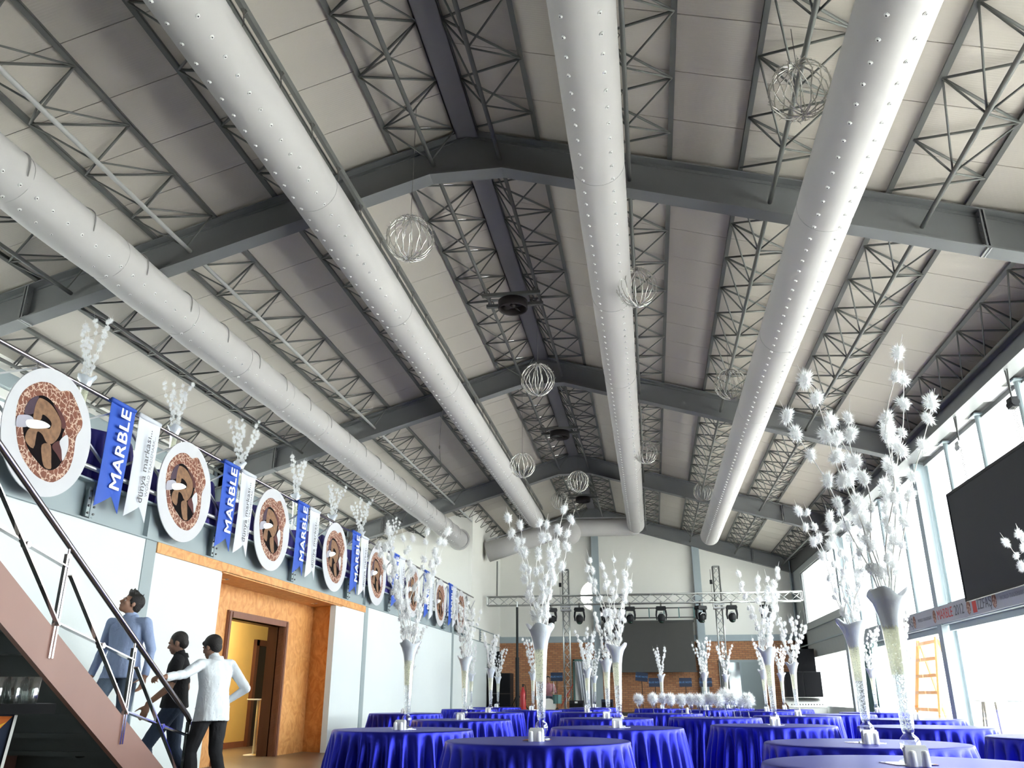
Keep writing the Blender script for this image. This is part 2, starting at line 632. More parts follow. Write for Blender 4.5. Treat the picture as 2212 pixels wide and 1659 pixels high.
G['eye_white'] = pm('eye_white', (0.7, 0.68, 0.65), 0.3)
G['lip'] = pm('lips', (0.28, 0.11, 0.09), 0.5)
G['plaid'] = plaid_mat()
G['fire_y'] = pm('print_yellow', (0.85, 0.5, 0.05), 0.5, 0, 0.2, 9)
G['fire_o'] = pm('print_orange', (0.75, 0.18, 0.03), 0.5, 0, 0.2, 9)
G['lamp_glow'] = None

# ================================================================== building shell
XR, ZR, SL = -2.27, 8.93, 0.30            # ridge line and slope of the roof underside
TH = math.atan(SL)
XL_OUT, XR_OUT = -10.55, 6.15             # outer side walls
XW = -6.4                                 # wall under the balcony edge
YF = [1.22 + 8.86 * k for k in range(-1, 5)]   # portal frames
Y0, YB = -7.9, 36.85                      # rear wall behind the photographer, stage wall
ZBAL = 3.40


def roofz(x):
    return ZR - SL * abs(x - XR)


# ---- floor and outside ground
fl = MB()
fl.span((XL_OUT - 0.2, Y0, -0.2), (XR_OUT + 0.1, YB + 0.2, 0.0))
struct(fl.build('floor', G['floor']))
gr = MB()
gr.span((XR_OUT + 0.1, -60, -0.25), (90, 110, -0.03))
struct(gr.build('ground', G['ground']))

# ---- ceiling: panels with open joints, each its own sheet
ceil = sempty('ceiling', 'white ribbed roof sheets of the pitched ceiling')
PW = 0.905
lenR = (XR_OUT + 0.15 - XR) / math.cos(TH)
lenL = (XR - XL_OUT + 0.15) / math.cos(TH)


def panel_mesh(L):
    b = MB()
    b.span((0, 0.006, 0), (L, PW - 0.006, 0.06))
    return b.mesh('roof_panel', G['roof'])


pmR, pmL = panel_mesh(lenR), panel_mesh(lenL)
y = 7.33 - 17 * PW
while y < YB + 0.1:
    obj('roof_panel', pmR, ceil, (XR, y, ZR), (0, TH, 0))
    obj('roof_panel', pmL, ceil, (XR, y + PW, ZR), (0, TH, PI))
    y += PW
cover = MB()   # outer skin above the joints
for sgn, L in ((1, lenR), (-1, lenL)):
    a = Vector((XR, 0, ZR + 0.075))
    d = Vector((sgn * math.cos(TH), 0, -math.sin(TH)))
    e = a + d * (L + 0.4)
    cover.add([(a.x, Y0 - 1, a.z), (e.x, Y0 - 1, e.z), (e.x, YB + 0.4, e.z), (a.x, YB + 0.4, a.z)], [(0, 1, 2, 3)])
cover.build('roof_cover', G['dark'], ceil)

# ---- portal frames
frame_names = {0: 'just behind the photographer', 1: 'overhead out of the picture', 2: 'nearest the camera, crossing high overhead', 3: 'second from the camera, middle of the hall',
               4: 'third from the camera, before the stage', 5: 'against the stage end wall'}
DEP = 0.56


def rafter(parent, sgn, Y, xe):
    """one rafter of a frame: web, two flanges, splice plates"""
    x0 = XR
    zt = lambda x: ZR - 0.06 - SL * abs(x - XR)
    zb = lambda x: ZR - 0.06 - SL * abs(x - XR) - DEP
    xa = XR + sgn * 0.53
    w = MB()
    pts = [(x0, 0, zt(x0)), (xe, 0, zt(xe)), (xe, 0, zb(xe)), (xa, 0, zb(xa)), (x0, 0, zb(xa))]
    w.prism([(p[0], -0.008, p[2]) for p in pts], (0, 0.016, 0))
    w.build('web', G['frame'], parent)
    fl_ = MB()
    fl_.bar((x0, 0, zt(x0) - 0.01), (xe, 0, zt(xe) - 0.01), 0.26, 0.02)
    fl_.build('top_flange', G['frame'], parent)
    fb = MB()
    fb.bar((xa, 0, zb(xa)), (xe, 0, zb(xe)), 0.26, 0.02)
    fb.span((min(x0, xa), -0.13, zb(xa) - 0.01), (max(x0, xa), 0.13, zb(xa) + 0.01))
    fb.build('bottom_flange', G['frame'], parent)
    lip = MB()
    lip.bar((x0, 0, zt(x0) - 0.07), (xe, 0, zt(xe) - 0.07), 0.05, 0.012)
    lip.build('weld_strip', G['frame'], parent)
    xs = XR + sgn * 6.72
    for q in (-0.022, 0.022):
        sp = MB()
        sp.span((xs + q - 0.01, -0.125, zb(xs) - 0.02), (xs + q + 0.01, 0.125, zt(xs)))
        sp.build('splice_plate', G['frame'], parent)
    bo = MB()
    for k in range(5):
        for q in (-0.075, 0.075):
            z = zb(xs) + 0.06 + 0.1 * k
            bo.cyl((xs - 0.05, q, z), (xs + 0.05, q, z), 0.014, None, 6)
    stuff(bo.build('bolts', G['frame'], parent))


for k, Y in enumerate(YF):
    if k in (0,):
        continue
    if k == 5:
        Y = 36.6
    t = thing('portal_frame', 'grey steel portal frame ' + frame_names[k], 'roof frame', (0, Y, 0), 0, 'steel portal frames of the hall')
    rafter(t, 1, Y, XR_OUT)
    rafter(t, -1, Y, XL_OUT)
    for xc, sgn in ((6.02, 1), (XL_OUT + 0.2, -1)):
        zc = roofz(xc) - 0.1
        c = MB()
        c.span((xc - 0.15, -0.13, 0), (xc - 0.134, 0.13, zc))
        c.span((xc + 0.134, -0.13, 0), (xc + 0.15, 0.13, zc))
        c.span((xc - 0.14, -0.008, 0), (xc + 0.14, 0.008, zc))
        c.build('column', G['band'] if sgn > 0 else G['fascia'], t)
        pl = MB()
        pl.span((xc - 0.19, -0.17, 0), (xc + 0.19, 0.17, 0.02))
        pl.build('base_plate', G['frame'], t)

# ---- ridge beam
rb = MB()
rb.span((XR - 0.17, Y0, ZR - 0.13), (XR + 0.17, YB, ZR - 0.11))
rb.span((XR - 0.17, Y0, ZR - 0.13), (XR - 0.155, YB, ZR - 0.03))
rb.span((XR + 0.155, Y0, ZR - 0.13), (XR + 0.17, YB, ZR - 0.03))
tag(rb.build('ridge_beam', G['ridge']), 'long grey ridge channel running along the roof peak', 'beam')

# ---- lattice purlins: triangular trusses hung under the roof sheets
TW, TD, TP = 0.95, 0.43, 1.06
BAY = 8.86


def bar_mesh(p0, p1, r, n=6):
    b = MB()
    b.cyl(p0, p1, r, None, n)
    return b.mesh('lattice_bar', G['truss'], True)


A0 = Vector((0, 0, -0.05))
Bc = Vector((TW, 0, -0.05))
Cc = Vector((TW / 2, 0, -TD))
yv = lambda t: Vector((0, t, 0))
BARS = [
    (bar_mesh(A0, Bc + yv(TP / 2), 0.017), 0.0), (bar_mesh(Bc, A0 + yv(TP / 2), 0.017), TP / 2),
    (bar_mesh(A0, Cc, 0.013), 0.0), (bar_mesh(A0, Cc + yv(TP), 0.013), 0.0),
    (bar_mesh(Bc, Cc + yv(-TP / 2), 0.013), TP / 2), (bar_mesh(Bc, Cc + yv(TP / 2), 0.013), TP / 2),
]
ch = MB()
ch.span((-0.034, 0.0, -0.05), (0.034, BAY, -0.042))
ch.span((-0.034, 0.0, -0.05), (-0.026, BAY, 0.01))
chord_m = ch.mesh('top_chord', G['truss'])
ch = MB()
ch.cyl(Cc + yv(0.06), Cc + yv(BAY - 0.06), 0.03, None, 8)
bchord_m = ch.mesh('bottom_chord', G['truss'], True)
ch = MB()
ch.cyl(Cc + yv(0.06), Cc + yv(BAY - 0.06), 0.032, None, 8)
bchord_l = ch.mesh('bottom_chord', G['chord_light'], True)

ord_ = ['first', 'second', 'third', 'fourth', 'fifth']
bay_txt = {1: 'over the camera', 2: 'in the middle bay', 3: 'in the bay before the stage', 4: 'over the stage'}


def purlin(sgn, i, bay):
    side = 'right' if sgn > 0 else 'left'
    xs = XR + sgn * (0.165 + 1.835 * i)
    if sgn > 0:
        loc = (xs, YF[bay], roofz(xs))
        rot = (0, TH, 0)
    else:
        loc = (xs, YF[bay] + BAY, roofz(xs))
        rot = (0, TH, PI)
    t = thing('lattice_purlin', 'grey triangular lattice purlin, %s from ridge on %s slope, %s' % (ord_[i], side, bay_txt[bay]), 'roof truss', loc, 0,
              'lattice purlins under the roof')
    t.rotation_euler = rot
    obj('top_chord', chord_m, t)
    obj('top_chord', chord_m, t, (TW, 0, 0))
    obj('bottom_chord', bchord_l if (sgn < 0 and i == 2) else bchord_m, t)
    for k in range(8):
        yk = 0.19 + k * TP
        for mesh, _o in BARS:
            yy = yk + _o
            yworld = YF[bay] + yy if sgn > 0 else YF[bay] + BAY - yy
            if yworld < 4.6 or (mesh is BARS[3][0] and k == 7) or (mesh is BARS[5][0] and k == 7):
                continue
            obj('lattice_bar', mesh, t, (0, yy, 0))


for bay in (1, 2, 3, 4):
    for i in range(5):
        purlin(1, i, bay)
        purlin(-1, i, bay)

# ================================================================== stage wall and end walls
wb = sempty('wall_back', 'stage end wall, brick below and cream plaster above')
m = MB()
pts = [(XW - 0.1, YB, 3.4), (XR_OUT, YB, 3.4), (XR_OUT, YB, roofz(XR_OUT)), (XR, YB, ZR), (XW - 0.1, YB, roofz(XW - 0.1))]
m.prism(pts, (0, 0.2, 0))
m.build('plaster_wall', G['wall_back'], wb)
m = MB()
m.span((XW - 0.1, YB, 0), (5.75, YB + 0.2, 3.16))
m.build('brick_wall', G['brick'], wb)
m = MB()
m.span((5.75, YB, 0), (XR_OUT, YB + 0.2, 3.16))
m.build('end_pier', G['wood_frame'], wb)
m = MB()
m.span((XW, YB - 0.06, 3.15), (XR_OUT, YB + 0.05, 3.40))
m.build('band_beam', G['band'], wb)
for xc in (-2.19, 2.09):
    c = MB()
    c.span((xc - 0.15, YB - 0.24, 0.0), (xc + 0.15, YB - 0.225, roofz(xc) - 0.1))
    c.span((xc - 0.15, YB - 0.04, 0.0), (xc + 0.15, YB - 0.02, roofz(xc) - 0.1))
    c.span((xc - 0.008, YB - 0.23, 0.0), (xc + 0.008, YB - 0.03, roofz(xc) - 0.1))
    c.build('wall_column', G['band'], wb)

# room block at the far end of the balcony
YE = 30.75
m = MB()
XE = XW - 0.125
m.prism([(XE, YE + 0.01, ZBAL), (XL_OUT, YE + 0.01, ZBAL), (XL_OUT, YE + 0.01, roofz(XL_OUT)), (XE, YE + 0.01, roofz(XE))], (0, 0.15, 0))
struct(m.build('wall_balcony_end', G['wall_back']), 'cream wall closing the far end of the balcony')
m = MB()
m.prism([(XW, YE, 2.95), (XW, YB, 2.95), (XW, YB, roofz(XW)), (XW, YE, roofz(XW))], (-0.12, 0, 0))
struct(m.build('wall_balcony_return', G['wall_back']), 'cream return wall between balcony and stage')

# outer left wall and wall behind the photographer
m = MB()
WZ0, WZ1 = 4.75, 5.75
LW = [(YF[k] + 0.6, YF[k] + BAY - 0.6) for k in (1, 2, 3)]
LW[-1] = (YF[3] + 0.6, YE - 0.4) if YF[3] + 4 < YE else LW[-1]
m.span((XL_OUT - 0.2, Y0, 0), (XL_OUT, YB, WZ0))
m.span((XL_OUT - 0.2, Y0, WZ1), (XL_OUT, YB, roofz(XL_OUT)))
edges = [Y0] + [v for w_ in LW for v in w_] + [YB]
for a_, b_ in zip(edges[0::2], edges[1::2]):
    m.span((XL_OUT - 0.2, a_, WZ0), (XL_OUT, b_, WZ1))
struct(m.build('wall_left', G['wall_back']))
for k, (a_, b_) in enumerate(LW):
    w = sempty('window_%d' % (k + 21), 'strip window in the wall behind the balcony')
    n_ = 5
    for q in range(n_):
        p_ = MB()
        y0_, y1_ = a_ + (b_ - a_) * q / n_, a_ + (b_ - a_) * (q + 1) / n_
        p_.span((XL_OUT - 0.10, y0_ + 0.03, WZ0 + 0.03), (XL_OUT - 0.095, y1_ - 0.03, WZ1 - 0.03))
        p_.build('pane', G['pane'], w)
        p_ = MB()
        for (c_, d_, e_, f_) in ((y0_, y0_ + 0.04, WZ0, WZ1), (y1_ - 0.04, y1_, WZ0, WZ1), (y0_, y1_, WZ0, WZ0 + 0.05), (y0_, y1_, WZ1 - 0.05, WZ1)):
            p_.span((XL_OUT - 0.13, c_, e_), (XL_OUT - 0.05, d_, f_))
        p_.build('frame', G['fascia'], w)
    portal(XL_OUT - 0.16, a_, b_, WZ0, WZ1, True)
gl_ = MB()
gl_.span((-90, -60, -0.25), (XL_OUT - 0.25, 110, -0.03))
struct(gl_.build('ground_back', G['ground']), 'pale yard behind the hall')
m = MB()
m.prism([(XL_OUT, Y0, 0), (XR_OUT, Y0, 0), (XR_OUT, Y0, roofz(XR_OUT)), (XR, Y0, ZR), (XL_OUT, Y0, roofz(XL_OUT))], (0, -0.2, 0))
struct(m.build('wall_front', G['wood_dark']))
m = MB()
m.span((XL_OUT, Y0, 5.9), (XL_OUT + 0.12, YE, 6.15))
struct(m.build('trim_1', G['fascia']), 'grey eave beam above the balcony')

# ================================================================== left wall under the balcony
wl = sempty('wall_balcony_side', 'white wall under the balcony with an orange door recess')
REC0, REC1, XREC = 12.07, 17.0, -7.0
for (a, b) in ((Y0, 1.22 + 8.86 - 0.125), (10.205, REC0), (REC1, 18.815), (19.065, 27.675), (27.925, YB)):
    m = MB()
    m.span((XW - 0.12, a, 0), (XW, b, 2.97 if not 10 < a < 18.5 else 2.82))
    m.build('wall_panel', G['wall_white'], wl)
for Y in (10.08, 18.94, 27.80):
    m = MB()
    m.span((XW - 0.2, Y - 0.125, 0), (XW + 0.012, Y + 0.125, ZBAL))
    m.build('pilaster', G['fascia'], wl)
m = MB()
m.span((XW - 0.02, 10.205, 2.82), (XW + 0.03, 18.815, 2.96))
m.span((XREC - 0.1, REC0 - 0.02, 2.80), (XW + 0.03, REC1 + 0.3, 2.83))
m.build('orange_header', G['orange'], wl)
DO0, DO1, DZ = 13.63, 15.87, 2.29
m = MB()
m.span((XREC - 0.12, REC0 - 0.15, 0), (XREC, DO0, 2.8))
m.span((XREC - 0.12, DO1, 0), (XREC, REC1 + 0.35, 2.8))
m.span((XREC - 0.12, DO0, DZ), (XREC, DO1, 2.8))
m.build('recess_back', G['orange'], wl)
m = MB()
m.prism([(XW, REC1, 0), (XREC, REC1 + 0.29, 0), (XREC, REC1 + 0.4, 0), (XW - 0.1, REC1 + 0.1, 0)], (0, 0, 2.81))
m.build('recess_jamb', G['orange'], wl)
m = MB()
m.prism([(XW, REC0, 0), (XREC, REC0, 0), (XREC, REC0 - 0.1, 0), (XW - 0.05, REC0 - 0.1, 0)], (0, 0, 2.81))
m.build('recess_jamb', G['orange'], wl)
for yy in (12.75, 16.55):
    m = MB()
    m.lathe([(0.045, 0.0), (0.06, -0.008), (0.065, -0.002), (0.065, 0.01)], 16, (-6.7, yy, 2.80))
    m.ell((-6.7, yy, 2.8), (0.04, 0.04, 0.012), 12, 6)
    m.build('downlight', G['chrome'], wl, True)
m = MB()
for (a, b, c, d) in ((DO0 - 0.11, DO0, 0, DZ + 0.11), (DO1, DO1 + 0.11, 0, DZ + 0.11), (DO0, DO1, DZ, DZ + 0.11)):
    m.span((XREC - 0.1, a, c), (XREC + 0.04, b, d))
    m.span((XREC + 0.04, a + 0.02, c), (XREC + 0.055, b - 0.02, d - 0.02))
struct(m.build('door_1', G['wood_frame']), 'brown wooden frame of the open double doorway')
# room behind the doorway
rm = sempty('wall_side_room', 'yellow walls of the small room behind the doorway')
XI = -8.95
m = MB()
m.span((XI - 0.1, 11.5, 0), (XI, 23, 2.8))
m.build('room_wall', G['yellow'], rm)
m = MB()
m.span((XI, 11.4, 0), (XREC - 0.1, 11.5, 2.8))
m.build('room_wall', G['yellow'], rm)
m = MB()
m.span((XI, 22.9, 0), (XREC - 0.1, 23.0, 2.8))
m.build('room_wall', G['yellow'], rm)
m = MB()
m.span((XI, 11.4, 2.75), (XREC - 0.1, 23.0, 2.82))
m.build('room_ceiling', G['yellow'], rm)
m = MB()
m.span((XI, 11.5, 0), (XI + 0.015, 18.7, 0.12))
m.build('skirting', G['wood_frame'], rm)
m = MB()
m.span((XI, 18.85, 0), (XI + 0.05, 20.6, 2.12))
dd = struct(m.build('door_2', G['black_door']), 'dark inner door of the side room')
m = MB()
m.span((XI, 18.72, 0), (XI + 0.08, 18.86, 2.25))
m.span((XI, 20.6, 0), (XI + 0.08, 20.74, 2.25))
m.span((XI, 18.72, 2.12), (XI + 0.08, 20.74, 2.25))
m.build('door_frame', G['wood_dark'], dd)
m = MB()
m.span((XREC - 0.32, DO1, 0), (XREC - 0.1, DO1 + 0.05, DZ))
m.span((XREC - 0.32, DO0 - 0.05, 0), (XREC - 0.1, DO0, DZ))
m.span((XREC - 0.32, DO0, DZ), (XREC - 0.1, DO1, DZ + 0.05))
struct(m.build('door_3', G['wood_dark']), 'dark brown lining of the doorway')
# unseen ceiling lamp, added to brighten the side room
t = thing('added_ceiling_lamp', 'unseen round opal lamp added to light the yellow side room', 'lamp', (-8.0, 16.4, 2.75))
m = MB()
m.lathe([(0.0, -0.10), (0.10, -0.09), (0.15, -0.05), (0.16, 0.0)], 20)
lm, lnt, lpb = nmat('added_lamp_opal')
lpb.inputs['Emission Color'].default_value = (1.0, 0.86, 0.62, 1)
lpb.inputs['Emission Strength'].default_value = 4.0
m.build('shade', lm, t, True)
m = MB()
m.lathe([(0.17, 0.0), (0.17, -0.015), (0.15, -0.015)], 20)
m.build('rim', G['chrome'], t, True)
ld = bpy.data.lights.new('side_room_fill', 'POINT')  # added fill light for the room behind the doorway
ld.energy = 14
ld.color = (1.0, 0.86, 0.6)
ld.shadow_soft_size = 0.12
lo = bpy.data.objects.new('side_room_fill', ld)
COL.objects.link(lo)
lo.location = (-8.0, 16.4, 2.5)

# ================================================================== balcony
m = MB()
m.span((XL_OUT, Y0, 3.2), (XW - 0.06, YE, ZBAL))
struct(m.build('floor_balcony', G['steel_wall']), 'balcony floor slab')
fa = sempty('trim_2', 'blue grey steel edge beam of the balcony')
m = MB()
m.span((XW - 0.07, Y0, 2.97), (XW - 0.055, YB, ZBAL + 0.02))
m.build('web', G['fascia'], fa)
m = MB()
m.span((XW - 0.12, Y0, ZBAL), (XW + 0.06, YB, ZBAL + 0.022))
m.build('top_flange', G['fascia'], fa)
m = MB()
m.span((XW - 0.12, Y0, 2.955), (XW + 0.04, YB, 2.975))
m.build('bottom_flange', G['fascia'], fa)
sp = MB()
sp.span((XW - 0.06, -0.012, 2.975), (XW + 0.055, 0.012, ZBAL))
sp.span((XW + 0.03, -0.07, 2.99), (XW + 0.045, 0.07, 3.33))
spm = sp.mesh('stiffener', G['fascia'])
bm_ = MB()
for q in (-0.05, 0.05):
    for k in range(4):
        bm_.cyl((XW + 0.04, q, 3.03 + 0.085 * k), (XW + 0.065, q, 3.03 + 0.085 * k), 0.014, None, 6)
bolt_m = bm_.mesh('bolts', G['frame'])
for k in range(11):
    yy = 5.75 + 2.953 * k
    if yy > 36:
        break
    o = obj('stiffener', spm, fa, (0, yy, 0))
    stuff(obj('bolts', bolt_m, o))
# railing
rl = thing('balcony_railing', 'chrome balcony railing with crossed flat braces', 'railing', (-6.33, 0, ZBAL))
RY0, RY1 = 1.5, 30.7
m = MB()
m.cyl((0, RY0, 1.01), (0, RY1, 1.01), 0.026, None, 10)
m.build('top_rail', G['chrome_rail'], rl, True)
m = MB()
m.cyl((0, RY0, 0.14), (0, RY1, 0.14), 0.028, None, 10)
m.build('bottom_rail', G['galv'], rl, True)
m = MB()
m.span((-0.012, -0.03, 0.0), (0.012, 0.03, 0.96))
m.cyl((0, 0, 0.95), (0, 0, 1.0), 0.012, None, 8)
post_m = m.mesh('post', G['chrome'])
m = MB()
m.bar((0, 0.03, 0.2), (0, 1.45, 0.93), 0.02, 0.035, (1, 0, 0))
b1 = m.mesh('brace', G['galv'])
m = MB()
m.bar((-0.02, 0.03, 0.93), (-0.02, 1.45, 0.2), 0.02, 0.035, (1, 0, 0))
b2 = m.mesh('brace', G['galv'])
yy = RY0
while yy < RY1 - 1:
    obj('post', post_m, rl, (0, yy, 0))
    obj('brace', b1, rl, (0, yy, 0))
    obj('brace', b2, rl, (0, yy, 0))
    yy += 1.476

# ================================================================== right wall: glazing, beams
wr = sempty('wall_right', 'glazed right wall with grey steel beams')
m = MB()
m.span((5.72, Y0, 5.80), (5.74, 27.6, 6.16))
m.span((5.60, Y0, 5.79), (5.90, 27.6, 5.815))
m.span((5.60, Y0, 6.14), (5.90, 27.6, 6.165))
m.build('eave_beam', G['frame'], wr)
m = MB()
m.span((5.92, Y0, 5.82), (XR_OUT, YB, roofz(6.0)))
m.build('upper_wall', G['rail_dark'], wr)
m = MB()
m.span((5.9, Y0, 2.40), (6.05, 27.65, 2.77))
m.build('mid_beam', G['band'], wr)
m = MB()
m.span((5.9, 27.95, 3.37), (6.1, YB, 3.60))
m.build('sill_beam', G['steel_wall'], wr)
m = MB()
m.span((5.98, 27.95, 2.38), (6.1, YB, 3.37))
m.build('grey_spandrel', G['steel_wall'], wr)
m = MB()
m.span((5.94, 27.95, 2.85), (5.99, YB, 2.90))
m.build('spandrel_joint', G['band'], wr)
m = MB()
m.span((5.98, 35.0, 0), (6.12, YB, 6.3))
m.build('corner_wall', G['steel_wall'], wr)
m = MB()
m.span((5.98, 27.95, 5.60), (6.12, 35.0, 5.9))
m.build('lintel', G['steel_wall'], wr)
# pale soffit boards in the dark ledge over the glass
shade = MB()
shade.span((0.0, 0, 5.808), (0.24, 0.75, 5.83))
shade_m = shade.mesh('soffit_board', G['white_paint'])
for k in range(14):
    obj('soffit_board', shade_m, wr, (5.905, 1.22 + 1.772 * k + 0.35, 0))
mull = MB()
mull.cyl((6.04, 0, 2.77), (6.04, 0, 5.80), 0.06, None, 14)
mull.span((5.93, -0.14, 5.76), (6.15, 0.14, 5.785))
mull_m = mull.mesh('mullion', G['fascia'], False)
pane = MB()
pane.span((6.10, 0.03, 2.80), (6.106, 1.742, 5.74))
pane_m = pane.mesh('pane', G['pane'])
fr = MB()
fr.span((6.07, 0.0, 5.72), (6.13, BAY - 0.28, 5.80))
fr.span((6.07, 0.0, 2.77), (6.13, BAY - 0.28, 2.83))
fr_m = fr.mesh('frame', G['frame'])
# lower doors
lp = MB()
lp.span((6.06, 0.05, 0.06), (6.066, 2.10, 2.28))
lp_m = lp.mesh('pane', G['pane'])
lf = MB()
lf.span((6.02, -0.05, 0), (6.10, 0.05, 2.33))
lf_m = lf.mesh('frame_post', G['fascia'])
lh = MB()
lh.span((6.02, 0, 2.28), (6.10, BAY - 0.28, 2.40))
lh.span((6.02, 0, 0), (6.10, BAY - 0.28, 0.03))
lh_m = lh.mesh('frame_rail', G['fascia'])
m = MB()
m.span((6.0, Y0, 0), (6.15, 1.22, 5.9))  # unseen bay closed off without windows so the table fronts stay darker
m.build('solid_bay', G['steel_wall'], wr)
for bay in (1, 2, 3):
    ya = YF[bay] + 0.14
    w = sempty('window_%d' % (bay + 1), 'tall upper glazing between two steel columns')
    obj('frame', fr_m, w, (0, ya, 0))
    for k in range(5):
        obj('pane', pane_m, w, (0, YF[bay] + 1.772 * k, 0))
        if k:
            obj('mullion', mull_m, w, (0, YF[bay] + 1.772 * k, 0))
    w = sempty('window_%d' % (bay + 11), 'glazed doors at floor level')
    obj('frame_rail', lh_m, w, (0, ya, 0))
    for k in range(4):
        if bay == 3 and k == 3:
            continue
        obj('pane', lp_m, w, (0, YF[bay] + 0.18 + 2.14 * k, 0))
        if bay == 3 and k == 1 or bay == 2 and k > 0:
            continue
        obj('frame_post', lf_m, w, (0, YF[bay] + 0.2 + 2.14 * k + (0.3 if k == 0 else 0), 0))
    portal(6.12, YF[bay] + 0.1, YF[bay] + BAY - 0.1, 0.05, 2.35)
    portal(6.12, YF[bay] + 0.1, YF[bay] + BAY - 0.1, 2.8, 5.75)
w = sempty('window_5', 'large window beside the stage')
m = MB()
m.span((6.06, 28.1, 3.62), (6.066, 34.95, 5.58))
m.build('pane', G['pane'], w)
m = MB()
for (a, b, c, d) in ((28.0, 28.1, 3.6, 5.62), (34.9, 35.0, 3.6, 5.62), (28.0, 35.0, 5.56, 5.62), (28.0, 35.0, 3.6, 3.66)):
    m.span((6.02, a, c), (6.1, b, d))
m.build('frame', G['frame'], w)
portal(6.12, 28.1, 34.9, 3.65, 5.55)
w = sempty('window_6', 'low window under the grey spandrel by the stage')
m = MB()
m.span((6.06, 28.0, 0.7), (6.066, 34.95, 2.36))
m.build('pane', G['pane'], w)
m = MB()
m.span((6.0, 27.95, 0.0), (6.1, 35.0, 0.7))
m.build('sill_wall', G['wall_white'], w)
portal(6.12, 28.1, 34.9, 0.75, 2.3)
# dark side leaf and teal curtain beside the third column
m = MB()
m.span((5.93, 26.1, 0), (6.0, 27.6, 2.78))
m.build('grey_leaf', G['frame'], wr)

# ================================================================== fabric air ducts
DR = 0.33
rng = random.Random(7)


def duct(X, Z, y0, y1, label, row_angles, capped=True, wrinkle=0.004, rail_side=(1,), sag=0.0, rw=1.0):
    t = thing('fabric_duct', label, 'air duct', (X, 0, Z), 0, 'fabric ducts along the hall')
    n = 36
    ys = []
    y = y0
    while y < y1:
        ys.append(y)
        y += 0.14
    ys.append(y1)
    seam = 3.68 if wrinkle < 0.006 else 1.84
    b = MB()
    vs = []
    rj = random.Random(int(X * 100))
    ph = [rj.uniform(0, 6.3) for _ in range(8)]
    for y in ys:
        fr_ = ((y + 50) % seam) / seam
        pinch = 1.0 - 0.018 * math.exp(-((min(fr_, 1 - fr_)) * seam / 0.10) ** 2)
        for k in range(n):
            a = 2 * PI * k / n
            r = DR * pinch * (1 + wrinkle * math.sin(5 * a + ph[0] + 1.3 * y) * math.sin(2.1 * y + ph[1]) + wrinkle * 0.7 * math.sin(9 * a + ph[2] - 2.4 * y))
            dz = -sag * abs(math.sin(PI * fr_)) * 0.5
            vs.append((r * math.sin(a), y, -r * math.cos(a) + dz))
    fs = []
    for i in range(len(ys) - 1):
        for k in range(n):
            k2 = (k + 1) % n
            fs.append((i * n + k, (i + 1) * n + k, (i + 1) * n + k2, i * n + k2))
    b.add(vs, fs)
    if capped:
        b.ell((0, y1, 0), (DR, 0.16, DR), 36, 10)
    b.build('duct_sleeve', G['duct'], t, True)
    # stitched seams between lengths
    sm = MB()
    pts = [(1.003 * DR * 0.985 * math.sin(2 * PI * k / 40), 0, -1.003 * DR * 0.985 * math.cos(2 * PI * k / 40)) for k in range(41)]
    sm.tube(pts, 0.0035, 5, False)
    smm = sm.mesh('seam', G['seam'])
    y = math.ceil((y0 + 50) / seam) * seam - 50
    while y < y1:
        if y > 4:
            obj('seam', smm, t, (0, y, 0))
        y += seam
    # air nozzles in two rows
    nb = MB()
    y = max(y0, 4.5)
    for a in row_angles:
        y = 4.5
        while y < y1 - 0.1:
            d = Vector((math.sin(a), 0, -math.cos(a)))
            p = d * DR
            p = Vector((p.x, y, p.z))
            nb.cyl(p - d * 0.01, p + d * 0.006, 0.026, 0.022, 8, True, 0)
            nb.cyl(p + d * 0.006, p + d * 0.014, 0.017, 0.014, 8, True, 0)
            nb.cyl(p + d * 0.0135, p + d * 0.0145, 0.009, 0.009, 6, True, 1)
            y += 0.27
    stuff(nb.build('nozzles', [G['nozzle'], G['dark']], t))
    # hanging rail above, with short hooks
    for sx in rail_side:
        rl_ = MB()
        rl_.span((sx * 0.30 - 0.05 * rw, 4.2, 0.33), (sx * 0.30 + 0.05 * rw, y1, 0.36))
        rl_.span((sx * 0.30 - 0.01, 4.2, 0.36), (sx * 0.30 + 0.01, y1, 0.44))
        rl_.build('hanging_rail', G['rail_dark'] if rw == 1.0 and sx < 0 else G['truss'], t)
    hk = MB()
    hk.tube([(0.02, 0, 0.345), (0.05, 0, 0.30), (0.015, 0, 0.24), (0.03, 0, 0.18), (0.02, 0, 0.11)], 0.006, 5)
    hk.bar((0, -0.03, 0.34), (0.0, 0.05, 0.27), 0.012, 0.012)
    hkm = hk.mesh('hook_strap', G['wire'])
    y = 4.3
    while y < y1 - 0.2:
        for sx in rail_side:
            obj('hook_strap', hkm, t, (sx * 0.30 if sx > 0 else sx * 0.34, y, 0))
        y += 0.92
    return t


duct(2.30, 6.40, -2.0, 30.6, 'grey fabric duct nearest the window wall', (-0.55, 0.35), True, 0.003, ())
d3 = duct(-0.32, 7.30, -2.0, 32.75, 'grey fabric duct just past the ridge, joining the cross duct', (-0.62, 0.55), True, 0.003, (1,), 0.0, 0.4)
duct(-4.07, 7.30, -2.0, 31.0, 'grey fabric duct between balcony and ridge, ending short of the stage', (-0.35, 0.62), True, 0.004, (-1, 1), 0.0, 0.5)
d1 = duct(-6.90, 6.55, -2.0, 30.74, 'wrinkled grey fabric duct above the balcony edge', (0.25, 0.95), False, 0.009, (-1,), 0.03)
sb = MB()
sb.tube([(0.345 * math.sin(a), 0.03 * math.sin(3 * a), -0.345 * math.cos(a)) for a in [1.35 + 1.7 * k / 16 for k in range(17)]], [0.004] + [0.008] * 15 + [0.004], 6)
sbm = sb.mesh('sag_strap', G['seam'])
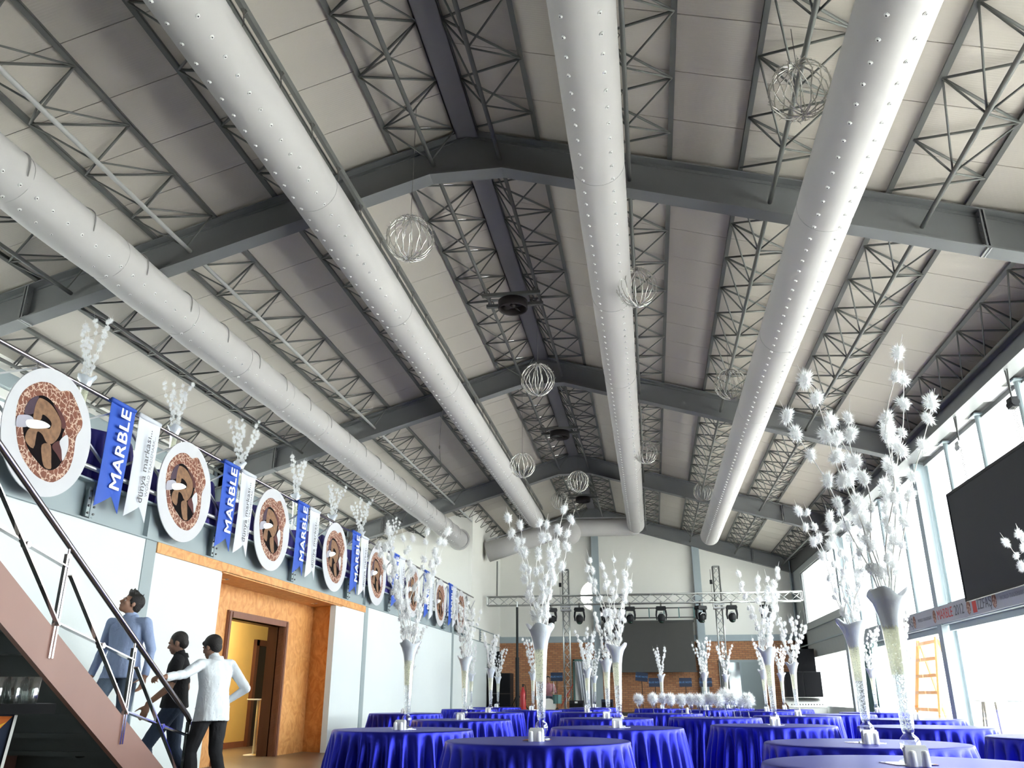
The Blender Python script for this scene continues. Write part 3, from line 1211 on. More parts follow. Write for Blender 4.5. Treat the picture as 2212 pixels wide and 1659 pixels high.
for k in range(22):
    obj('sag_strap', sbm, d1, (0, 4.6 + 1.18 * k, -0.01))
m = MB()
pts = [(0.36 * math.sin(2 * PI * k / 40), 30.70, -0.36 * math.cos(2 * PI * k / 40)) for k in range(41)]
m.tube(pts, 0.045, 8, False)
m.build('wall_collar', G['duct'], d1, True)
# cross duct by the stage wall
t = thing('cross_duct', 'grey fabric cross duct with bulging round end by the stage wall', 'air duct', (0, 33.0, 0))
m = MB()
m.tube([(-6.25, 0, 6.42), (-5.4, 0, 6.66), (-4.3, 0, 6.98), (-3.4, 0, 7.22), (-2.9, 0, 7.30), (-2.2, 0, 7.28), (-1.2, 0, 7.27), (-0.5, 0, 7.27), (-0.32, -0.1, 7.28)],
       [0.40, 0.39, 0.37, 0.36, 0.35, 0.34, 0.34, 0.34, 0.33], 28, True)
m.build('duct_sleeve', G['duct'], t, True)
m = MB()
m.ell((-2.95, -0.25, 7.05), (0.48, 0.38, 0.48), 24, 14)
m.build('end_bulge', G['duct'], t, True)
m = MB()
m.bar((-6.3, -0.1, 6.86), (-3.2, -0.1, 7.66), 0.05, 0.05)
m.bar((-3.2, -0.1, 7.66), (-0.4, -0.1, 7.62), 0.05, 0.05)
m.build('hanging_rail', G['galv'], t)
m = MB()
for k in range(8):
    x = -2.9 + 0.33 * k
    m.tube([(x, -0.1, 7.62), (x, -0.2, 7.5)], 0.006, 5)
m.build('tie', G['wire'], t)

# ================================================================== hanging twig globes
def rib_mesh(seed):
    rr = random.Random(seed)
    b = MB()
    pts = []
    for k in range(15):
        a = PI * (0.03 + 0.94 * k / 14)
        w = 0.31 * (1 + rr.uniform(-0.03, 0.02))
        pts.append((w * math.sin(a), rr.uniform(-0.012, 0.012), 0.31 * math.cos(a)))
    b.tube(pts, 0.0068, 5)
    for k in range(1, 14, 1):
        p = Vector(pts[k])
        d = Vector((rr.uniform(-1, 1), rr.uniform(-1, 1), rr.uniform(-1, 1))).normalized()
        d = (d + p.normalized() * 0.5).normalized()
        b.cyl(p, p + d * rr.uniform(0.02, 0.045), 0.0028, 0.0015, 4)
    return b.mesh('rib', G['silver'], True)


RIBS = [rib_mesh(s) for s in range(4)]
kn = MB()
for k in range(26):
    a = rng.uniform(0, 2 * PI)
    kn.cyl((0, 0, 0), (0.07 * math.cos(a), 0.07 * math.sin(a), rng.uniform(-0.03, 0.03)), 0.004, 0.002, 4)
knot_m = kn.mesh('twig_knot', G['silver'])
GL = [((1.83, 7.36, 6.89), 'beside the duct nearest the windows, close to camera'), ((-2.83, 9.25, 6.67), 'before the nearest roof frame, left of ridge'),
      ((0.09, 11.79, 7.0), 'against the duct right of the ridge'), ((-1.83, 14.59, 6.63), 'below the ridge, in front of second roof frame'),
      ((1.83, 15.86, 6.79), 'left of the window duct, middle of hall'), ((-2.90, 19.86, 6.4), 'on a long wire past the second frame'),
      ((0.15, 21.84, 7.15), 'on the duct right of ridge, far down the hall'), ((-1.83, 23.73, 6.89), 'under the third roof frame apex'),
      ((1.92, 26.72, 7.14), 'left of the window duct, furthest down'), ((-2.89, 28.86, 7.48), 'smallest looking, just before the cross duct')]
for i, (c, ph) in enumerate(GL):
    t = thing('twig_globe', 'silver twig globe hanging ' + ph, 'hanging ornament', c, rng.uniform(0, 3), 'silver twig globes under the roof')
    for k in range(17):
        obj('rib', RIBS[k % 4], t, (0, 0, 0), (rng.uniform(-0.06, 0.06), rng.uniform(-0.06, 0.06), 2 * PI * k / 17 + rng.uniform(-0.07, 0.07)))
    obj('twig_knot', knot_m, t, (0, 0, -0.3))
    obj('twig_knot', knot_m, t, (0, 0, 0.3))
    w = MB()
    top = roofz(c[0]) - 0.04 - c[2]
    w.cyl((0, 0, 0.28), (0, 0, max(top, 0.4) + 0.03), 0.004, None, 5)
    w.build('hanging_wire', G['wire'], t)

# ================================================================== ridge fans
def fan(Y, label):
    t = thing('ceiling_fan', label, 'fan', (XR, Y, 8.14), 0, 'black fans under the ridge')
    h = MB()
    h.lathe([(0.27, 0.05), (0.285, 0.05), (0.285, -0.11), (0.27, -0.13), (0.255, -0.11), (0.255, 0.05)], 28)
    h.build('housing', G['fan'], t, True)
    h = MB()
    h.lathe([(0.0, 0.06), (0.255, 0.06)], 24)
    h.build('back_plate', G['fan'], t)
    h = MB()
    h.ell((0, 0, -0.03), (0.07, 0.07, 0.06), 12, 8)
    h.build('motor_hub', G['fan'], t, True)
    for k in range(5):
        b = MB()
        b.box((0.155, 0, 0), (0.19, 0.085, 0.006), Matrix.Rotation(0.5, 3, 'X'))
        b.build('blade', G['fan'], t, False, (0, 0, -0.04), (0, 0, k * 2 * PI / 5))
    for dy in (-0.24, 0.24):
        b = MB()
        b.span((-0.56, dy - 0.04, 0.06), (0.56, dy + 0.04, 0.12))
        b.build('mounting_bar', G['truss'], t)
        for sx in (-1, 1):
            c = MB()
            c.lathe([(0.045, -0.02), (0.06, -0.02), (0.06, 0.02), (0.045, 0.02), (0.045, -0.02)], 12)
            c.build('pipe_clamp', G['wire'], t, False, (sx * 0.47, dy, 0.15), (R(90), 0, 0))


fan(14.36, 'black round fan slung under the ridge in the middle bay')
fan(23.0, 'black round fan slung under the ridge in the bay before the stage')
fan(31.6, 'black round fan under the ridge over the stage')
# fine hanging lead left of the second frame
m = MB()
m.tube([(0, 0, 0), (0.01, 0, -0.6), (-0.02, 0, -1.1), (-0.03, 0, -1.5), (0.0, 0, -1.9)], 0.006, 5)
m.ell((-0.03, 0, -1.55), (0.02, 0.02, 0.05), 8, 6)
tag(m.build('hanging_lead', G['wire'], None, False, (-4.35, 17.3, 7.75)), 'thin pale wire dangling beside the duct in the middle bay', 'wire')

# ================================================================== printed discs and banners on the balcony
RD = 0.69


def ring_pts(rx, ry, cx, cy, n=40, a0=0, a1=2 * PI):
    return [(cx + rx * math.cos(a0 + (a1 - a0) * k / n), cy + ry * math.sin(a0 + (a1 - a0) * k / n)) for k in range(n)]


def flat(pts, zoff, mat, name):
    """flat print: outline in the disc plane (u along hall, v up), lying proud of the face by zoff"""
    b = MB()
    b.prism([(zoff, u, v) for (u, v) in pts], (0.0015, 0, 0))
    return b.mesh(name, mat)


def smooth_poly(ctrl, n=6):
    out = []
    N = len(ctrl)
    for i in range(N):
        p0, p1, p2, p3 = [Vector(ctrl[(i + k - 1) % N]) for k in range(4)]
        for j in range(n):
            s_ = j / n
            q = 0.5 * ((2 * p1) + (p2 - p0) * s_ + (2 * p0 - 5 * p1 + 4 * p2 - p3) * s_ ** 2 + (3 * p1 - p0 - 3 * p2 + p3) * s_ ** 3)
            out.append((q.x, q.y))
    return out


db = MB()
db.prism([(0, u, v) for (u, v) in ring_pts(RD, RD, 0, 0, 64)], (0.012, 0, 0))
disc_m = db.mesh('disc_board', G['disc'])
# emblem drawn in the disc plane (u along the hall, v up), from the nearest board
EMB = []
for nm_, mt_, zo_, ct_ in (
        ('printed_ring', 'print_marble', 0.0120, [(-0.266, 0.481), (-0.134, 0.514), (-0.028, 0.501), (0.05, 0.488), (0.188, 0.537), (0.32, 0.456), (0.467, 0.302), (0.488, 0.202), (0.437, 0.102), (0.427, 0.026), (0.44, -0.126), (0.421, -0.275), (0.349, -0.395), (0.203, -0.5), (0.036, -0.512), (-0.11, -0.481), (-0.253, -0.404), (-0.356, -0.318), (-0.439, -0.191), (-0.492, -0.055), (-0.525, 0.078), (-0.516, 0.226), (-0.456, 0.336), (-0.372, 0.416)]),
        ('printed_hollow', 'print_dark', 0.0134, [(-0.263, 0.325), (-0.158, 0.352), (-0.003, 0.314), (0.121, 0.242), (0.225, 0.141), (0.202, 0.011), (0.327, -0.055), (0.317, -0.181), (0.267, -0.265), (0.214, -0.339), (0.114, -0.39), (-0.001, -0.385), (-0.126, -0.331), (-0.222, -0.281), (-0.312, -0.201), (-0.376, -0.095), (-0.412, 0.048), (-0.407, 0.166), (-0.354, 0.263)]),
        ('printed_maroon_edge', 'print_maroon', 0.0148, [(-0.033, 0.314), (0.132, 0.256), (0.232, 0.143), (0.178, 0.096), (0.143, 0.167), (0.061, 0.243)]),
        ('printed_plum_edge', 'print_plum', 0.0150, [(-0.407, 0.166), (-0.354, 0.263), (-0.262, 0.321), (-0.271, 0.212), (-0.285, 0.119), (-0.407, 0.078)]),
        ('printed_figure', 'print_tan', 0.0163, [(-0.265, 0.284), (-0.217, 0.311), (-0.116, 0.306), (-0.022, 0.277), (0.085, 0.21), (0.148, 0.148), (0.161, 0.05), (0.129, -0.042), (0.062, -0.112), (-0.023, -0.116), (-0.095, -0.059), (-0.17, -0.042), (-0.185, -0.086), (-0.189, -0.233), (-0.323, -0.185), (-0.322, -0.079), (-0.246, -0.016), (-0.091, 0.022), (-0.01, 0.037), (0.0, 0.101), (-0.068, 0.14), (-0.156, 0.151), (-0.166, 0.088), (-0.267, 0.056), (-0.286, 0.168)]),
        ('printed_column', 'print_tan', 0.0165, [(-0.079, -0.162), (0.035, -0.119), (0.074, -0.178), (0.111, -0.307), (0.123, -0.373), (0.025, -0.378), (-0.042, -0.289)]),
        ('printed_maroon', 'print_maroon', 0.0167, [(0.088, -0.104), (0.175, -0.048), (0.232, -0.143), (0.264, -0.256), (0.174, -0.2), (0.088, -0.154)]),
        ('printed_gap', 'disc', 0.0172, [(0.175, -0.048), (0.273, 0.053), (0.324, -0.056), (0.312, -0.162), (0.275, -0.243), (0.229, -0.134)]),
        ('printed_haze', 'print_haze', 0.0182, [(-0.50, 0.02), (-0.44, 0.055), (-0.341, 0.08), (-0.267, 0.056), (-0.322, -0.03), (-0.41, -0.07), (-0.49, -0.08)]),
        ('printed_beam', 'print_glow', 0.0196, [(-0.365, 0.024), (-0.163, 0.079), (-0.027, 0.072), (-0.039, 0.038), (-0.19, -0.019), (-0.332, -0.043)]),
):
    EMB.append((nm_, flat(smooth_poly(ct_, 3), zo_, G[mt_], nm_)))
    if nm_ == 'printed_figure':
        fig = ct_
nth = ['first', 'second', 'third', 'fourth', 'fifth', 'sixth', 'seventh', 'eighth']
ties = MB()
ties.tube([(0.0, 0, RD - 0.03), (-0.05, 0, RD + 0.02), (-0.07, 0, RD - 0.02)], 0.004, 5)
tie_m = ties.mesh('tie', G['wire'])
for k, Y in enumerate((7.68, 10.50, 13.35, 16.38, 19.17, 22.33, 25.45, 28.38)):
    t = thing('emblem_disc', 'round white board with red marble emblem on balcony rail, %s from camera' % nth[k], 'sign', (-6.27, Y, 3.70), 0, 'marble emblem discs on the balcony rail')
    # seen from the hall the drawing reads mirrored along +Y, so its left is towards the camera
    obj('disc_board', disc_m, t)
    for nm, me in EMB:
        obj(nm, me, t)
    obj('tie', tie_m, t)


def banner_mesh(mat, H=1.30, W=0.48, bow=0.03):
    b = MB()
    nx, ny = 10, 12
    vs = []
    for j in range(ny + 1):
        for i in range(nx + 1):
            u = i / nx
            v = j / ny
            notch = 0.16 * (1 - abs(2 * u - 1)) * (1 - v) * 1.0 if v < 0.999 else 0
            z = -H * (1 - v) + (0.16 * (1 - abs(2 * u - 1))) * max(0, 1 - v * 6)
            x = bow * math.sin(PI * u) * (1 - v) + 0.012 * math.sin(5 * u + 3 * v)
            vs.append((x, (u - 0.5) * W, z))
    fs = []
    for j in range(ny):
        for i in range(nx):
            a = j * (nx + 1) + i
            fs.append((a, a + 1, a + nx + 2, a + nx + 1))
    b.add(vs, fs)
    b.add([(p[0] - 0.004, p[1], p[2]) for p in vs], [tuple(reversed(f)) for f in fs])
    return b.mesh('cloth', mat, True)


bb_m, bw_m = banner_mesh(G['banner_blue']), banner_mesh(G['banner_white'], 1.30, 0.47)
tx1 = text_mesh('MARBLE', 0.27, G['ink_white'], 0.0012, 'CENTER', 1.06)
tb = MB()
tv = [tuple(v.co) for v in tx1.vertices]
tf = [tuple(p.vertices) for p in tx1.polygons]
for dx_, dy_ in ((-0.005, 0), (0.005, 0), (0, 0.004), (0, -0.004)):   # strokes thickened to the heavy weight on the cloth
    tb.add([(v[0] + dx_, v[1] + dy_, v[2] + 0.0001 * (dx_ + dy_) * 100) for v in tv], tf)
tx_marble = tb.mesh('lettering', G['ink_white'])
tx_dunya = text_mesh('dünya markası...', 0.150, G['ink_grey'], 0.0012, 'CENTER', 1.0)
tx_world = text_mesh('WORLD TRADEMARK...', 0.075, G['ink_soft'], 0.0012, 'CENTER', 1.02)
sl_ = MB()
sl_.cyl((0, -0.24, 0.0), (0, 0.24, 0.0), 0.03, None, 10)
sleeve_b, sleeve_w = sl_.mesh('sleeve', G['banner_blue'], True), sl_.mesh('sleeve', G['banner_white'], True)
# text laid in the banner plane, reading upwards: text +X -> world +Z, text +Y -> world -Y, facing the hall (+X)
def axes(ax, ay, az):
    return Matrix((Vector(ax), Vector(ay), Vector(az))).transposed().to_euler()
UPTEXT = axes((0, 0, 1), (0, -1, 0), (1, 0, 0))
for k, Y in enumerate((8.85, 11.70, 14.55, 17.55, 20.6, 23.75, 26.75)):
    t = thing('blue_banner', 'blue swallowtail banner with white lettering, %s from camera' % nth[k], 'banner', (-6.26, Y, 4.40), 0, 'blue banners along the balcony')
    obj('cloth', bb_m, t)
    obj('sleeve', sleeve_b, t)
    obj('lettering', tx_marble, t, (0.050, 0.02, -0.56), UPTEXT)
    t = thing('white_banner', 'white swallowtail banner with grey lettering, %s from camera' % nth[k], 'banner', (-6.26, Y + 0.58, 4.40), 0, 'white banners along the balcony')
    obj('cloth', bw_m, t)
    obj('sleeve', sleeve_w, t)
    obj('lettering', tx_dunya, t, (0.052, -0.03, -0.62), UPTEXT)
    obj('small_lettering', tx_world, t, (0.052, 0.085, -0.60), UPTEXT)

# ================================================================== banner strip, hanging screen and hoists on the right wall
t = thing('banner_strip', 'long grey printed banner strip on the beam under the windows', 'banner', (5.845, 0, 2.58))
m = MB()
m.span((-0.006, 13.0, -0.165), (0.006, 21.75, 0.165))
m.build('strip_cloth', G['strip'], t)
LEFTTEXT = axes((0, -1, 0), (0, 0, 1), (-1, 0, 0))
m1 = text_mesh('MARBLE', 0.27, G['ink_red'], 0.001, 'LEFT', 0.98)
m2 = text_mesh('2012', 0.27, G['ink_grey'], 0.001, 'LEFT', 0.98)
m3 = text_mesh('İZFAŞ', 0.25, G['ink_grey'], 0.001, 'LEFT', 1.0)
m4 = text_mesh('WORLD TRADEMARK', 0.10, G['ink_soft'], 0.001, 'LEFT', 1.0)
em = MB()
em.prism([(-0.009, u, v) for (u, v) in ring_pts(0.10, 0.13, 0, 0, 24)], (-0.001, 0, 0))
em_m = em.mesh('printed_emblem', G['print_marble'])
em2 = MB()
em2.prism([(-0.010, u, v) for (u, v) in smooth_poly(fig, 2)], (-0.001, 0, 0))
em2_m = em2.mesh('printed_emblem_figure', G['print_tan'])
sq = MB()
sq.span((-0.010, -0.1, -0.1), (-0.008, 0.1, 0.1))
sq_m = sq.mesh('printed_red_mark', G['ink_red'])
for base in (18.85, 23.55, 14.15):
    def put(nm, me, dy, dz=0.0, sc=None):
        y_ = base + dy
        if 13.3 < y_ < 21.7:
            obj(nm, me, t, (-0.009, y_, dz), LEFTTEXT, sc)
    if 13.2 < base < 21.4:
        obj('printed_emblem', em_m, t, (0, base + 0.17, 0))
        o_ = obj('printed_emblem_figure', em2_m, t, (0, base + 0.17, 0))
        o_.scale = (1, 0.17, 0.2)
    put('lettering', m1, 0.0)
    put('lettering', m2, -1.06)
    if 13.2 < base - 1.95 < 21.6:
        obj('printed_emblem', em_m, t, (0, base - 1.85, 0))
    if 13.2 < base - 2.2 < 21.6:
        obj('printed_red_mark', sq_m, t, (0, base - 2.15, -0.02))
    put('lettering', m3, -2.28, -0.01)
    if 13.2 < base - 3.1 < 21.6:
        obj('printed_emblem', em_m, t, (0, base - 3.1, 0))
    put('small_lettering', m4, -3.36)

t = thing('hanging_screen', 'large black projection screen hung before the windows', 'screen', (5.6, 0, 0))
m = MB()
m.span((-0.02, 12.1, 2.66), (0.02, 16.27, 4.50))
m.build('screen_cloth', G['screen_black'], t)
m = MB()
for (a, b, c, d) in ((12.05, 12.1, 2.61, 4.55), (16.27, 16.32, 2.61, 4.55), (12.05, 16.32, 4.5, 4.55), (12.05, 16.32, 2.61, 2.66)):
    m.span((-0.03, a, c), (0.03, b, d))
m.build('screen_frame', G['black'], t)
link = MB()
for q in (0, 1):
    pts = [(0.012 * math.cos(a) * (1 if q else 0), 0.012 * math.cos(a) * (0 if q else 1), 0.022 * math.sin(a) - 0.034 * q) for a in [2 * PI * k / 8 for k in range(9)]]
    link.tube(pts, 0.0035, 4, False)
for j, (yy, lab) in enumerate(((15.5, 'chain hoist holding the screen corner away from camera'), (13.12, 'chain hoist holding the screen at the frame edge'))):
    h = thing('chain_hoist', lab, 'hoist', (5.68, yy, 5.79), 0, 'chain hoists over the screen')
    b = MB()
    b.tube([(0, 0.02, 0), (0, 0.0, -0.25), (0, -0.01, -0.46)], 0.012, 6)
    b.tube([(0, -0.06, 0), (0, -0.02, -0.3), (0, -0.01, -0.46)], 0.012, 6)
    b.build('sling', G['rail_dark'], h)
    b = MB()
    b.span((-0.05, -0.09, -0.62), (0.05, 0.09, -0.46))
    b.cyl((0, -0.11, -0.55), (0, 0.11, -0.55), 0.06, None, 12)
    b.build('hoist_body', G['black'] if j else G['galv'], h)
    for dy in (-0.05, 0.0, 0.06):
        c = MB()
        z = -0.64
        while z > -1.18:
            for k in range(0, len(link.v)):
                pass
            c.add([(p[0], p[1] + dy, p[2] + z) for p in link.v], link.f)
            z -= 0.068
        stuff(c.build('chain', G['wire'], h))
    b = MB()
    b.tube([(0, 0, -1.18), (0, 0.02, -1.24), (0, 0.0, -1.29), (0, -0.025, -1.26)], 0.01, 6)
    b.build('hook', G['wire'], h)

# ================================================================== tables, centrepieces
ZT = 0.72
TR = 0.725


def cloth_mesh(seed, mat, R0=TR, H=ZT):
    rr = random.Random(seed)
    n = 264
    nf = 34
    # irregular fold positions
    cuts = sorted(rr.uniform(0, 1) * 0.35 + i for i in range(nf))
    cuts = [c / nf * 2 * PI for c in cuts]
    amp = [rr.uniform(0.5, 1.3) for _ in range(nf)]

    def fold(a):
        for i in range(nf):
            c0 = cuts[i]
            c1 = cuts[(i + 1) % nf] + (2 * PI if i == nf - 1 else 0)
            aa = a if a >= cuts[0] else a + 2 * PI
            if c0 <= aa < c1:
                u = (aa - c0) / (c1 - c0)
                return (0.5 - 0.5 * math.cos(2 * PI * u)) * (amp[i] * (1 - u) + amp[(i + 1) % nf] * u)
        return 0.0
    F_ = [fold(2 * PI * k / n) for k in range(n)]
    prof = [(0.0, H), (0.35, H), (0.62, H), (R0 - 0.012, H), (R0 - 0.003, H - 0.004), (R0 + 0.002, H - 0.014), (R0 + 0.006, H - 0.05), (R0 + 0.012, H * 0.80), (R0 + 0.024, H * 0.58),
            (R0 + 0.035, H * 0.36), (R0 + 0.048, H * 0.16), (R0 + 0.055, 0.012)]
    b = MB()
    vs = []
    for (r, z) in prof:
        t = max(0.0, (H - 0.014 - z) / H)
        g = min(1.0, t * 3.0)
        for k in range(n):
            a = 2 * PI * k / n
            rad = r - (0.060 * g) + F_[k] * (0.080 * g + 0.055 * t)
            if z >= H - 0.02:
                rad = r
            vs.append((rad * math.cos(a), rad * math.sin(a), z))
    fs = []
    for i in range(1, len(prof) - 1):
        for k in range(n):
            k2 = (k + 1) % n
            fs.append((i * n + k, (i + 1) * n + k, (i + 1) * n + k2, i * n + k2))
    fs.append(tuple(n + k for k in range(n)))
    b.add(vs[:], fs)
    me = b.mesh('tablecloth', mat, True)
    return me


CLOTHS = [cloth_mesh(s, G['blue']) for s in (1, 2, 3)]
CLOTH_B = cloth_mesh(5, G['blue_balcony'])
pd = MB()
pd.lathe([(0.0, ZT - 0.012), (TR - 0.02, ZT - 0.012), (TR - 0.02, ZT - 0.035), (0.06, ZT - 0.04), (0.045, 0.08), (0.28, 0.03), (0.3, 0.0)], 24)
PED = pd.mesh('table_base', G['wood_dark'])

# ---- vase of the centrepiece: trumpet of glass on a bulb
VP = [(0.062, 0.0), (0.066, 0.008), (0.05, 0.016), (0.02, 0.03), (0.036, 0.045), (0.05, 0.07), (0.052, 0.092), (0.044, 0.118), (0.024, 0.138), (0.03, 0.15), (0.034, 0.17), (0.036, 0.25), (0.042, 0.40),
      (0.048, 0.55), (0.054, 0.66), (0.066, 0.74), (0.088, 0.81), (0.118, 0.862)]


def rimwave(r, z, a):
    if z > 0.8:
        q = (z - 0.8) / 0.062
        return r * (1 + 0.10 * q * math.sin(3 * a + 0.6)), z + 0.022 * q * math.sin(3 * a + 0.6) + 0.01 * q * math.sin(5 * a)
    return r, z


b = MB()
b.lathe(VP, 28, (0, 0, 0), 0, rimwave)
VASE = b.mesh('vase_glass', G['glass'], True)
b = MB()
b.lathe([(0.0, 0.155), (0.028, 0.158), (0.031, 0.2), (0.033, 0.26), (0.036, 0.34), (0.0395, 0.43)], 18)
FILL_LOW = b.mesh('clear_filling', G['crystal_low'], True)
b = MB()
b.lathe([(0.0395, 0.43), (0.043, 0.52), (0.048, 0.63), (0.054, 0.69), (0.0, 0.70)], 18)
FILL = b.mesh('pale_filling', G['crystal'], True)
b = MB()
b.lathe([(0.05, 0.66), (0.061, 0.735), (0.083, 0.805), (0.114, 0.858), (0.098, 0.862), (0.05, 0.835), (0.0, 0.83)], 28, (0, 0, 0), 0, rimwave)
CUFF = b.mesh('gauze_cuff', G['cuff'], True)


# ---- feather tufts and branches
def tuft_mesh(seed, blades=230, el=1.4):
    rr = random.Random(seed)
    b = MB()
    b.ell((0, 0, 0), (0.5, 0.5, 0.55 * el), 8, 6)
    for k in range(blades):
        d = Vector((rr.gauss(0, 1), rr.gauss(0, 1), rr.gauss(0, 1.0))).normalized()
        d = Vector((d.x, d.y, d.z * el))
        s = d.orthogonal().normalized()
        s = Quaternion(d.normalized(), rr.uniform(0, 6.28)) @ s * rr.uniform(0.03, 0.06)
        base = d * 0.38
        tip = d * rr.uniform(0.7, 0.98) + Vector((rr.uniform(-0.12, 0.12), rr.uniform(-0.12, 0.12), rr.uniform(-0.1, 0.2)))
        b.add([base - s, base + s, tip], [(0, 1, 2)])
    return b


TB = [tuft_mesh(s) for s in range(4)]
TUFTS = [t_.mesh('feather_tuft', G['fluff']) for t_ in TB]
BALLB = [tuft_mesh(20 + s, 600, 1.0) for s in range(3)]
BALLS = [t_.mesh('feather_ball', G['fluff']) for t_ in BALLB]


def branch_path(rr, ang, lean, H, z0=0.72):
    pts = []
    N = 16
    ph = rr.uniform(0, 6.28)
    w = rr.uniform(0.018, 0.034)
    for k in range(N + 1):
        s_ = k / N
        rad = 0.015 + lean * (s_ ** 1.25)
        wob = w * math.sin(ph + s_ * 13.0) * min(1, s_ * 4)
        wob2 = w * 0.8 * math.cos(ph * 1.7 + s_ * 11.0) * min(1, s_ * 4)
        pts.append(Vector((rad * math.cos(ang) + wob * -math.sin(ang) + wob2 * math.cos(ang), rad * math.sin(ang) + wob * math.cos(ang), z0 + H * s_)))
    return pts


def arrangement(seed, nb, Hmax, lean, per, tr_, joined):
    """list of (branch mesh, [(tuft mesh, pos, scale, rot)] or joined tuft mesh)"""
    rr = random.Random(seed)
    out = []
    for i in range(nb):
        ang = 2 * PI * i / nb + rr.uniform(-0.35, 0.35)
        H = Hmax * rr.uniform(0.72, 1.0)
        P = branch_path(rr, ang, lean * rr.uniform(0.45, 1.15), H)
        b = MB()
        b.tube(P, [0.0055 - 0.0035 * k / len(P) for k in range(len(P))], 5)
        tip = P[-1] + (P[-1] - P[-3]).normalized() * 0.10
        b.tube([P[-1], tip], [0.002, 0.0012], 4)
        bm = b.mesh('branch', G['twig'], True)
        tl = []
        for j in range(per):
            s_ = 0.22 + 0.78 * (j + rr.uniform(-0.25, 0.25)) / (per - 1)
            s_ = min(0.995, max(0.18, s_))
            q = s_ * (len(P) - 1)
            k = int(q)
            p = P[min(k, len(P) - 1)].lerp(P[min(k + 1, len(P) - 1)], q - k)
            sc = tr_ * rr.uniform(0.7, 1.15) * (0.85 + 0.3 * s_)
            tl.append((rr.randrange(4), p + Vector((rr.uniform(-1, 1), rr.uniform(-1, 1), 0)) * 0.008, sc, (rr.uniform(-0.6, 0.6), rr.uniform(-0.6, 0.6), rr.uniform(0, 6.28))))
        if joined:
            jb = MB()
            for (ti, p, sc, ro) in tl:
                M_ = Matrix.Translation(p) @ (Quaternion((1, 0, 0), ro[0]) @ Quaternion((0, 1, 0), ro[1]) @ Quaternion((0, 0, 1), ro[2])).to_matrix().to_4x4() @ Matrix.Scale(sc, 4)
                jb.add([M_ @ Vector(v) for v in TB[ti].v], TB[ti].f)
            out.append((bm, jb.mesh('feather_tufts', G['fluff'])))
        else:
            out.append((bm, tl))
    return out


ARR_NEAR = [arrangement(11, 9, 1.18, 0.27, 7, 0.044, False), arrangement(12, 10, 1.42, 0.46, 8, 0.050, False), arrangement(13, 8, 1.15, 0.30, 7, 0.046, False)]
ARR_FAR = [arrangement(21, 8, 0.98, 0.24, 8, 0.040, True), arrangement(22, 8, 0.90, 0.22, 8, 0.038, True), arrangement(23, 9, 0.95, 0.28, 8, 0.040, True)]


def centrepiece(loc, label, arr, rotz, group):
    t = thing('feather_centrepiece', label, 'centrepiece', loc, rotz, group)
    obj('vase_glass', VASE, t)
    obj('clear_filling', FILL_LOW, t)
    obj('pale_filling', FILL, t)
    obj('gauze_cuff', CUFF, t)
    for bm, tl in arr:
        br = obj('branch', bm, t)
        if isinstance(tl, list):
            for (ti, p, sc, ro) in tl:
                obj('feather_tuft', TUFTS[ti], br, p, ro, sc)
        else:
            stuff(obj('feather_tufts', tl, br))
    return t


# ---- small white set beside each vase
b = MB()
b.lathe([(0.0, 0.0), (0.020, 0.0), (0.021, 0.006), (0.019, 0.062), (0.016, 0.072), (0.006, 0.076), (0.0, 0.0762)], 16)
SHAKER = b.mesh('shaker', G['ceramic'], True)
b = MB()
b.span((-0.055, -0.02, 0.0), (0.055, 0.02, 0.012))
b.span((-0.055, -0.024, 0.0), (0.055, -0.018, 0.085))
b.span((-0.055, 0.018, 0.0), (0.055, 0.024, 0.085))
NAP_H = b.mesh('holder', G['ceramic'])
b = MB()
for q in range(6):
    b.span((-0.05, -0.017 + 0.0057 * q, 0.012), (0.05, -0.0125 + 0.0057 * q, 0.092 + 0.002 * (q % 3)))
NAP_P = b.mesh('napkins', G['paper'])
b = MB()
b.prism([(-0.105, -0.105, 0), (0.105, -0.105, 0), (0.105, 0.105, 0), (-0.105, 0.105, 0)], (0, 0, 0.005))
PLATE = b.mesh('mirror_plate', G['mirror'])
b = MB()
b.lathe([(0.055, 0.0), (0.082, 0.003), (0.085, 0.014), (0.08, 0.014), (0.074, 0.006), (0.0, 0.005)], 24)
DISH = b.mesh('glass_dish', G['glass'], True)

